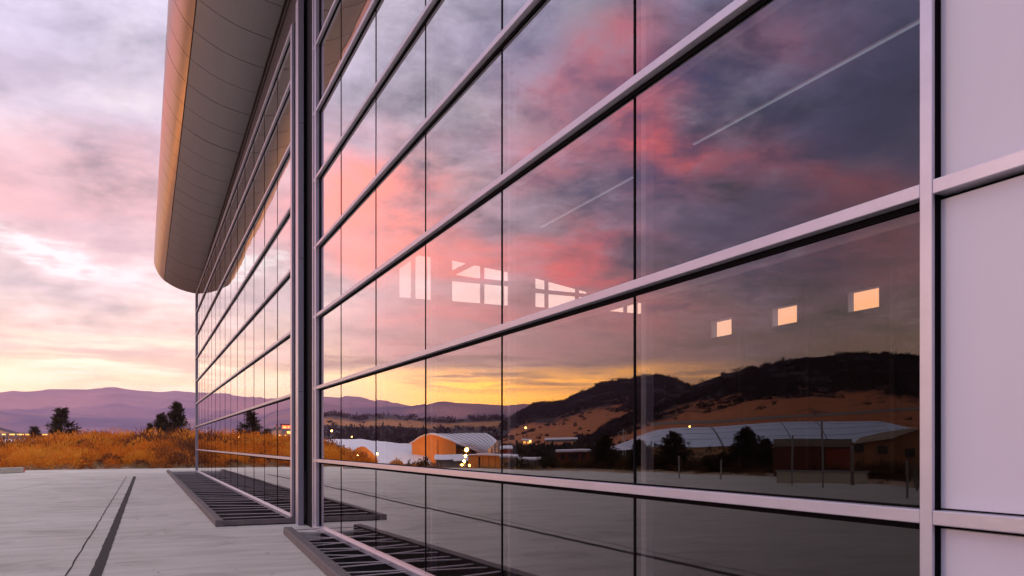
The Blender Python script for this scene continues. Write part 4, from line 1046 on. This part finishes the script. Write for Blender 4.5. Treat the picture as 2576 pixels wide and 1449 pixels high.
# far lit places
def lit_row(name, label, px0, px1, py, depth, n, mirror, red=False):
    vq = VF((px0 + px1) / 2, depth, 0, mirror); w = (px1 - px0) / 2 / vq.k; zc_ = vq.z_of(py); x, y = vq.base(); t = empty(name, (x, y, -3.5), label, 'building')
    h = 2.6 / vq.k
    bpart(t, vq, 'wall', M['wallgrey'], [(-w, w, .3, 10, -3.5, zc_ + h)])
    bpart(t, vq, 'roof', M['roofwhite'], [(-w * 1.02, w * 1.02, -.2, 10.4, zc_ + h, zc_ + h * 1.35)])
    for i in range(n):
        q = -w + 2 * w * (i + .5) / n; ww = 2 * w / n * random.uniform(.22, .42)
        bpart(t, vq, 'window', M['winlit'], [(q - ww, q + ww, .15, .297, zc_ - h * .45, zc_ + h * .4)])
    return t
lit_row('lit_sheds', 'row of far low sheds with yellow lit openings at the picture edge', -30, 112, 1093, 330, 8, False)
vq = VF(722, 800); t = building('lit_depot', 'far red lit depot with bright yellow ground floor mirrored by the corner post', vf=vq, zb=-3.5); a, z = vq.a_of, vq.z_of
bpart(t, vq, 'wall', M['wallgrey'], [(a(702), a(742), .4, 30, -3.5, z(1070))])
bpart(t, vq, 'roof', M['wallred'], [(a(700), a(744), -.3, 31, z(1070), z(1067))])
bpart(t, vq, 'lit_band', M['winlitred'], [(a(704), a(741), .2, .398, z(1079), z(1070.5))])
for q in (706, 717, 728, 739): bpart(t, vq, 'window', M['winlit'], [(a(q), a(q + 4), .1, .197, z(1077), z(1073.5))])
bpart(t, vq, 'window', M['winlit'], [(a(714), a(741), .2, .398, z(1092), z(1085.5))])
for px_, py_, dp, sz, lab in ((833, 1084, 420, .5, 'yellow lamp alone on the slope above the long white roof'), (883, 1098, 400, .22, 'faint lamp just over the long white roof'), (1326, 1075, 480, .55, 'yellow lamp on the field behind the barn'),
                           (1337, 1108, 285, .30, 'small lamp by the tiny far shed'), (1734.5, 1076, 260, .30, 'small lamp over the left shoulder of the blue roof'), (578, 1100, 330, .3, 'far yellow lamp above the shrubs in the end panes'), (590, 1100, 330, .35, 'yellow far lamp in the middle of the end panes row'), (604, 1099, 330, .35, 'right far lamp of the end panes row'),
                           (645, 1098, 320, .22, 'orange far lamp near the mirrored pine'), (1640, 1053, 520, .35, 'left lamp of the tiny row on the scrub slope'), (1650, 1053, 520, .35, 'middle lamp of the tiny row on the scrub slope'), (1660, 1053, 520, .35, 'right lamp of the tiny row on the scrub slope')):
    street_lamp(lab, px_, dp, py_, 0, sz, group='far lamps')

# the long hall with the blue-grey barrel roof
vf = VF(1900, 84, -8); t = building('barrel_roof_hall', 'long brown hall with blue grey barrel roof mirrored behind evergreens', vf=vf, zb=-3.2); a, z = vf.a_of, vf.z_of
NU, NV = 60, 14; U_ = np.linspace(0, 1, NU); px_u = 1560 + U_ * (2285 - 1560)
ytop = np.interp(px_u, [1560, 1605, 1650, 1692, 1733, 1800, 1900, 1997, 2100, 2231, 2260, 2285], [1129, 1114, 1098, 1086, 1079, 1076, 1071, 1066, 1065, 1065, 1072, 1081])
ybot = np.interp(px_u, [1560, 1605, 1725, 1811, 1954, 2000, 2090, 2145, 2220, 2285], [1131, 1128, 1127, 1125, 1121, 1124, 1121, 1116, 1101, 1085])
VV = []
for u in range(NU):
    for v in range(NV):
        q = v / (NV - 1); b = 12 * q; s_ = (vf.depth + b) / vf.depth
        py = ybot[u] + (ytop[u] - ybot[u]) * sin(q * pi / 2) ** .9
        VV.append(vf.p(vf.a_of(px_u[u]) * s_, b, EYE + (1118 - py) / 2000 * (vf.depth + b)))
VV = np.array(VV) - np.array(t.location); ix = np.arange(NU * NV).reshape(NU, NV)
Fq = np.stack([ix[:-1, :-1], ix[1:, :-1], ix[1:, 1:], ix[:-1, 1:]], -1).reshape(-1, 4)
roof = obj('roof', np_mesh('roof', VV, Fq, M['roofblue'], smooth=True), t)
for pxs in (1814, 1993, 2080):
    u = int(round((pxs - 1560) / 725 * (NU - 1))); MB().tube([tuple(Vector(VV[u * NV + v]) + Vector((0, 0, .02))) for v in range(NV)], .10 if pxs == 1814 else .05, 5).build('roof_seam', M['seamdark'], roof)
for v in (3, 6, 9):
    MB().tube([tuple(Vector(VV[u * NV + v]) + Vector((0, 0, .01))) for u in range(3, NU - 2, 3)], .018, 4).build('roof_lap', M['seamdark'], roof)
bpart(t, vf, 'wall', M['walltan'], [(a(1600), a(1990), .25, 11, -3.2, z(1127))])
bpart(t, vf, 'wall', M['wallbrown'], [([(a(1990), -3.2), (a(2420), -3.2), (a(2420), z(1078)), (a(2300), z(1083)), (a(2222), z(1102)), (a(2146), z(1117)), (a(1990), z(1125))], .25, 11)])
bpart(t, vf, 'fascia', M['fascia_pale'], [([(a(2135), z(1121)), (a(2225), z(1107)), (a(2282), z(1086)), (a(2278), z(1082)), (a(2215), z(1090)), (a(2150), z(1106))], -.12, .245)])
for q, yq in ((2205, 1135), (2268, 1141), (2150, 1131)):
    fr = bpart(t, vf, 'window', M['windark'], [(a(q - 11), a(q + 11), .1, .248, z(yq + 10), z(yq - 10))])
bpart(t, vf, 'door', M['windark'], [(a(1770), a(1790), .1, .248, -3.2, z(1150))])
# things standing at the west edge of the lot
vf = VF(2050, 37); gx, gy = vf.base(); zb = -.1; t = building('storage_container', 'rusty red storage container at the lot edge mirrored in the large pane', cat='container', vf=vf, zb=zb); a, z = vf.a_of, vf.z_of
M['rust'] = mat('rusty_red_paint', (.15, .045, .025), .75, .1, .3, .45, 1.2)
M['rusttan'] = mat('faded_tan_paint', (.24, .18, .15), .75, 0, .3, .25, 1.5)
bpart(t, vf, 'body', M['rust'], [(a(1952), a(2110), 0, 2.2, .02, z(1128))])
bpart(t, vf, 'door', M['wallred'], [(a(2075), a(2135), -.06, -.004, .10, z(1134))]); bpart(t, vf, 'top_rail', M['rusttan'], [(a(1950), a(2137), -.09, 2.25, z(1128), z(1108))])
for i in range(9):
    q = 1960 + i * 13; bpart(t, vf, 'rib', M['rust'], [(a(q), a(q + 5), -.05, -.002, .08, z(1130))])
bpart(t, vf, 'door_panel', M['rust'], [(a(2112), a(2136), 0, 2.2, .02, z(1128))])
vf = VF(2060, 31.5); t = building('low_wall', 'low pale concrete wall in front of the red container', cat='wall', vf=vf, zb=0); a, z = vf.a_of, vf.z_of
bpart(t, vf, 'wall', M['fascia_pale'], [(a(1960), a(2172), 0, .3, .0, z(1192))]); bpart(t, vf, 'coping', M['wallgrey'], [(a(1957), a(2175), -.04, .34, z(1192), z(1189))])
M['paleplastic'] = mat('pale_post_paint', (.27, .25, .23), .6, 0, .3, .1, 4)
for px_, yt, yb_, lab in ((1993, 1100, 1226, 'pale steel post left of the container middle'), (2068, 1061, 1233, 'taller pale steel post before the red container'), (2283, 1162, 1257, 'short pale post beside the bare thorny shrub'), (1706, 1150, 1205, 'thin pale post in front of the broad evergreen'), (1812, 1160, 1208, 'thin pale post before the ragged bush'), (2145, 1128, 1226, 'brownish post at the right end of the low wall')):
    dp = 3200 / (yb_ - 1118); x, y, zt = mirrored(px_, dp, yt); t = empty('post', (x, y, 0), lab, 'post', 'posts along the lot edge')
    MB().tube([(0, 0, -.1), (0, 0, zt)], .035 if px_ != 2145 else .07, 8).build('shaft', M['paleplastic'] if px_ != 2145 else M['rusttan'], t); MB().tube([(0, 0, zt), (0, 0, zt + .02)], [.045, .03], 8).build('cap', M['pole'], t)
    MB().box(-.09, .09, -.09, .09, .0, .015).build('base_plate', M['pole'], t)
x, y, _ = mirrored(2308, 26.5); o = bare('bare_shrub', 'bare thorny shrub with crossed pale twigs by the short post', x, y, 1.15, 77, 'paleplastic', n=14)
o.location.z = 0
# parking kerb at the left with its red marker
x0, y0 = ground_at(-40, 1193); x1, y1 = ground_at(54, 1189)
t = empty('parking_kerb', (x1, y1, 0), 'low concrete kerb block at the paving edge with a red marker on its end', 'kerb')
MB().bar((x0 - x1, y0 - y1, .16), (0, 0, .16), .32, .30).build('kerb_block', M['concrete'], t, bevel=.03)
M['redmark'] = mat('red_marker', (.70, .07, .09), .5)
MB().tube([(.10, 0, .02), (.10, 0, .22), (.10, 0, .30)], [.07, .06, .02], 8).build('marker', M['redmark'], t)

# utility poles of the valley
for px_, yt, dp, lab in ((1573, 1078, 150, 'thin utility pole rising over the dark trees'), (1579, 1090, 160, 'second thin utility pole close to the first'), (1738, 1064, 120, 'slim pole standing behind the barrel roof'), (2012, 1058, 130, 'slim pole with pale top behind the roof ridge')):
    x, y, zt = mirrored(px_, dp, yt); g = gz(x, y); t = empty('utility_pole', (x, y, g), lab, 'pole', 'utility poles of the valley')
    MB().tube([(0, 0, -.3), (0, 0, zt - g)], [.12, .07], 6).build('shaft', M['pole'], t); MB().bar((-.6, 0, zt - g - .4), (.6, 0, zt - g - .4), .08, .1).build('crossarm', M['pole'], t)

# ------------------------------------------------------------------ evening air
hz = MB().box(-7600, 7600, -7600, 7600, -8, 470).build('haze', None)
hm = bpy.data.materials.new('haze'); hm.use_nodes = True; nt = hm.node_tree; nt.nodes.clear()
pv = node(nt, 'ShaderNodeVolumePrincipled'); pv.inputs['Color'].default_value = (.95, .60, .92, 1); pv.inputs['Density'].default_value = .000085
pv.inputs['Anisotropy'].default_value = 0.0
ho = node(nt, 'ShaderNodeOutputMaterial'); nt.links.new(pv.outputs[0], ho.inputs['Volume'])
hz.data.materials.append(hm); hz['kind'] = 'stuff'

# scrub oak and juniper on the slopes: one uncountable mass per hill
M['scrub'] = attr_mat('hill_scrub', (.014, .013, .011), (.050, .032, .018), 'tone', .9, .3, .2, spec=.05)
for nm, nn, sz0, sz1, bw_, thr in (('big_hill', 4600, 1.2, 3.2, .7, .12), ('scrub_hill', 3600, 2.2, 5.2, 1.2, .18), ('wooded_ridge', 2200, 3.0, 7.5, 1.8, .62)):
    X, Y, Z, cv, Tt = HILLS[nm]; i = RNG.integers(0, X.shape[0] - 7, nn * 5); j = RNG.integers(0, X.shape[1] - 1, nn * 5)
    u, v = RNG.random(nn * 5), RNG.random(nn * 5)
    L = lambda A: A[i, j] * (1 - u) * (1 - v) + A[i + 1, j] * u * (1 - v) + A[i, j + 1] * (1 - u) * v + A[i + 1, j + 1] * u * v
    x, y, z, c, t_ = L(X), L(Y), L(Z), L(cv), L(Tt)
    clump = fbm(x / (sz1 * 9), y / (sz1 * 9), 4)
    k = (RNG.random(nn * 5) < np.clip(c * 1.2 - thr, .015, 1) * np.clip(.42 + clump * 2.6, .02, 1)) & (t_ > .04) & (np.degrees(np.arctan2(x - CX, y)) < -9.5); x, y, z, c = x[k][:nn], y[k][:nn], z[k][:nn], c[k][:nn]
    Pn = np.stack([x, y, z - .3], -1); szn = RNG.uniform(sz0, sz1, len(x)) * (.6 + .5 * c)
    tag(obj('hill_scrub', shrub_field('hill_scrub', Pn, szn, RNG.random(len(x)) * .8, M['scrub'], per=34, blade=.42, width=bw_, shell=.4, lift=(-.3, .7))), kind='stuff')
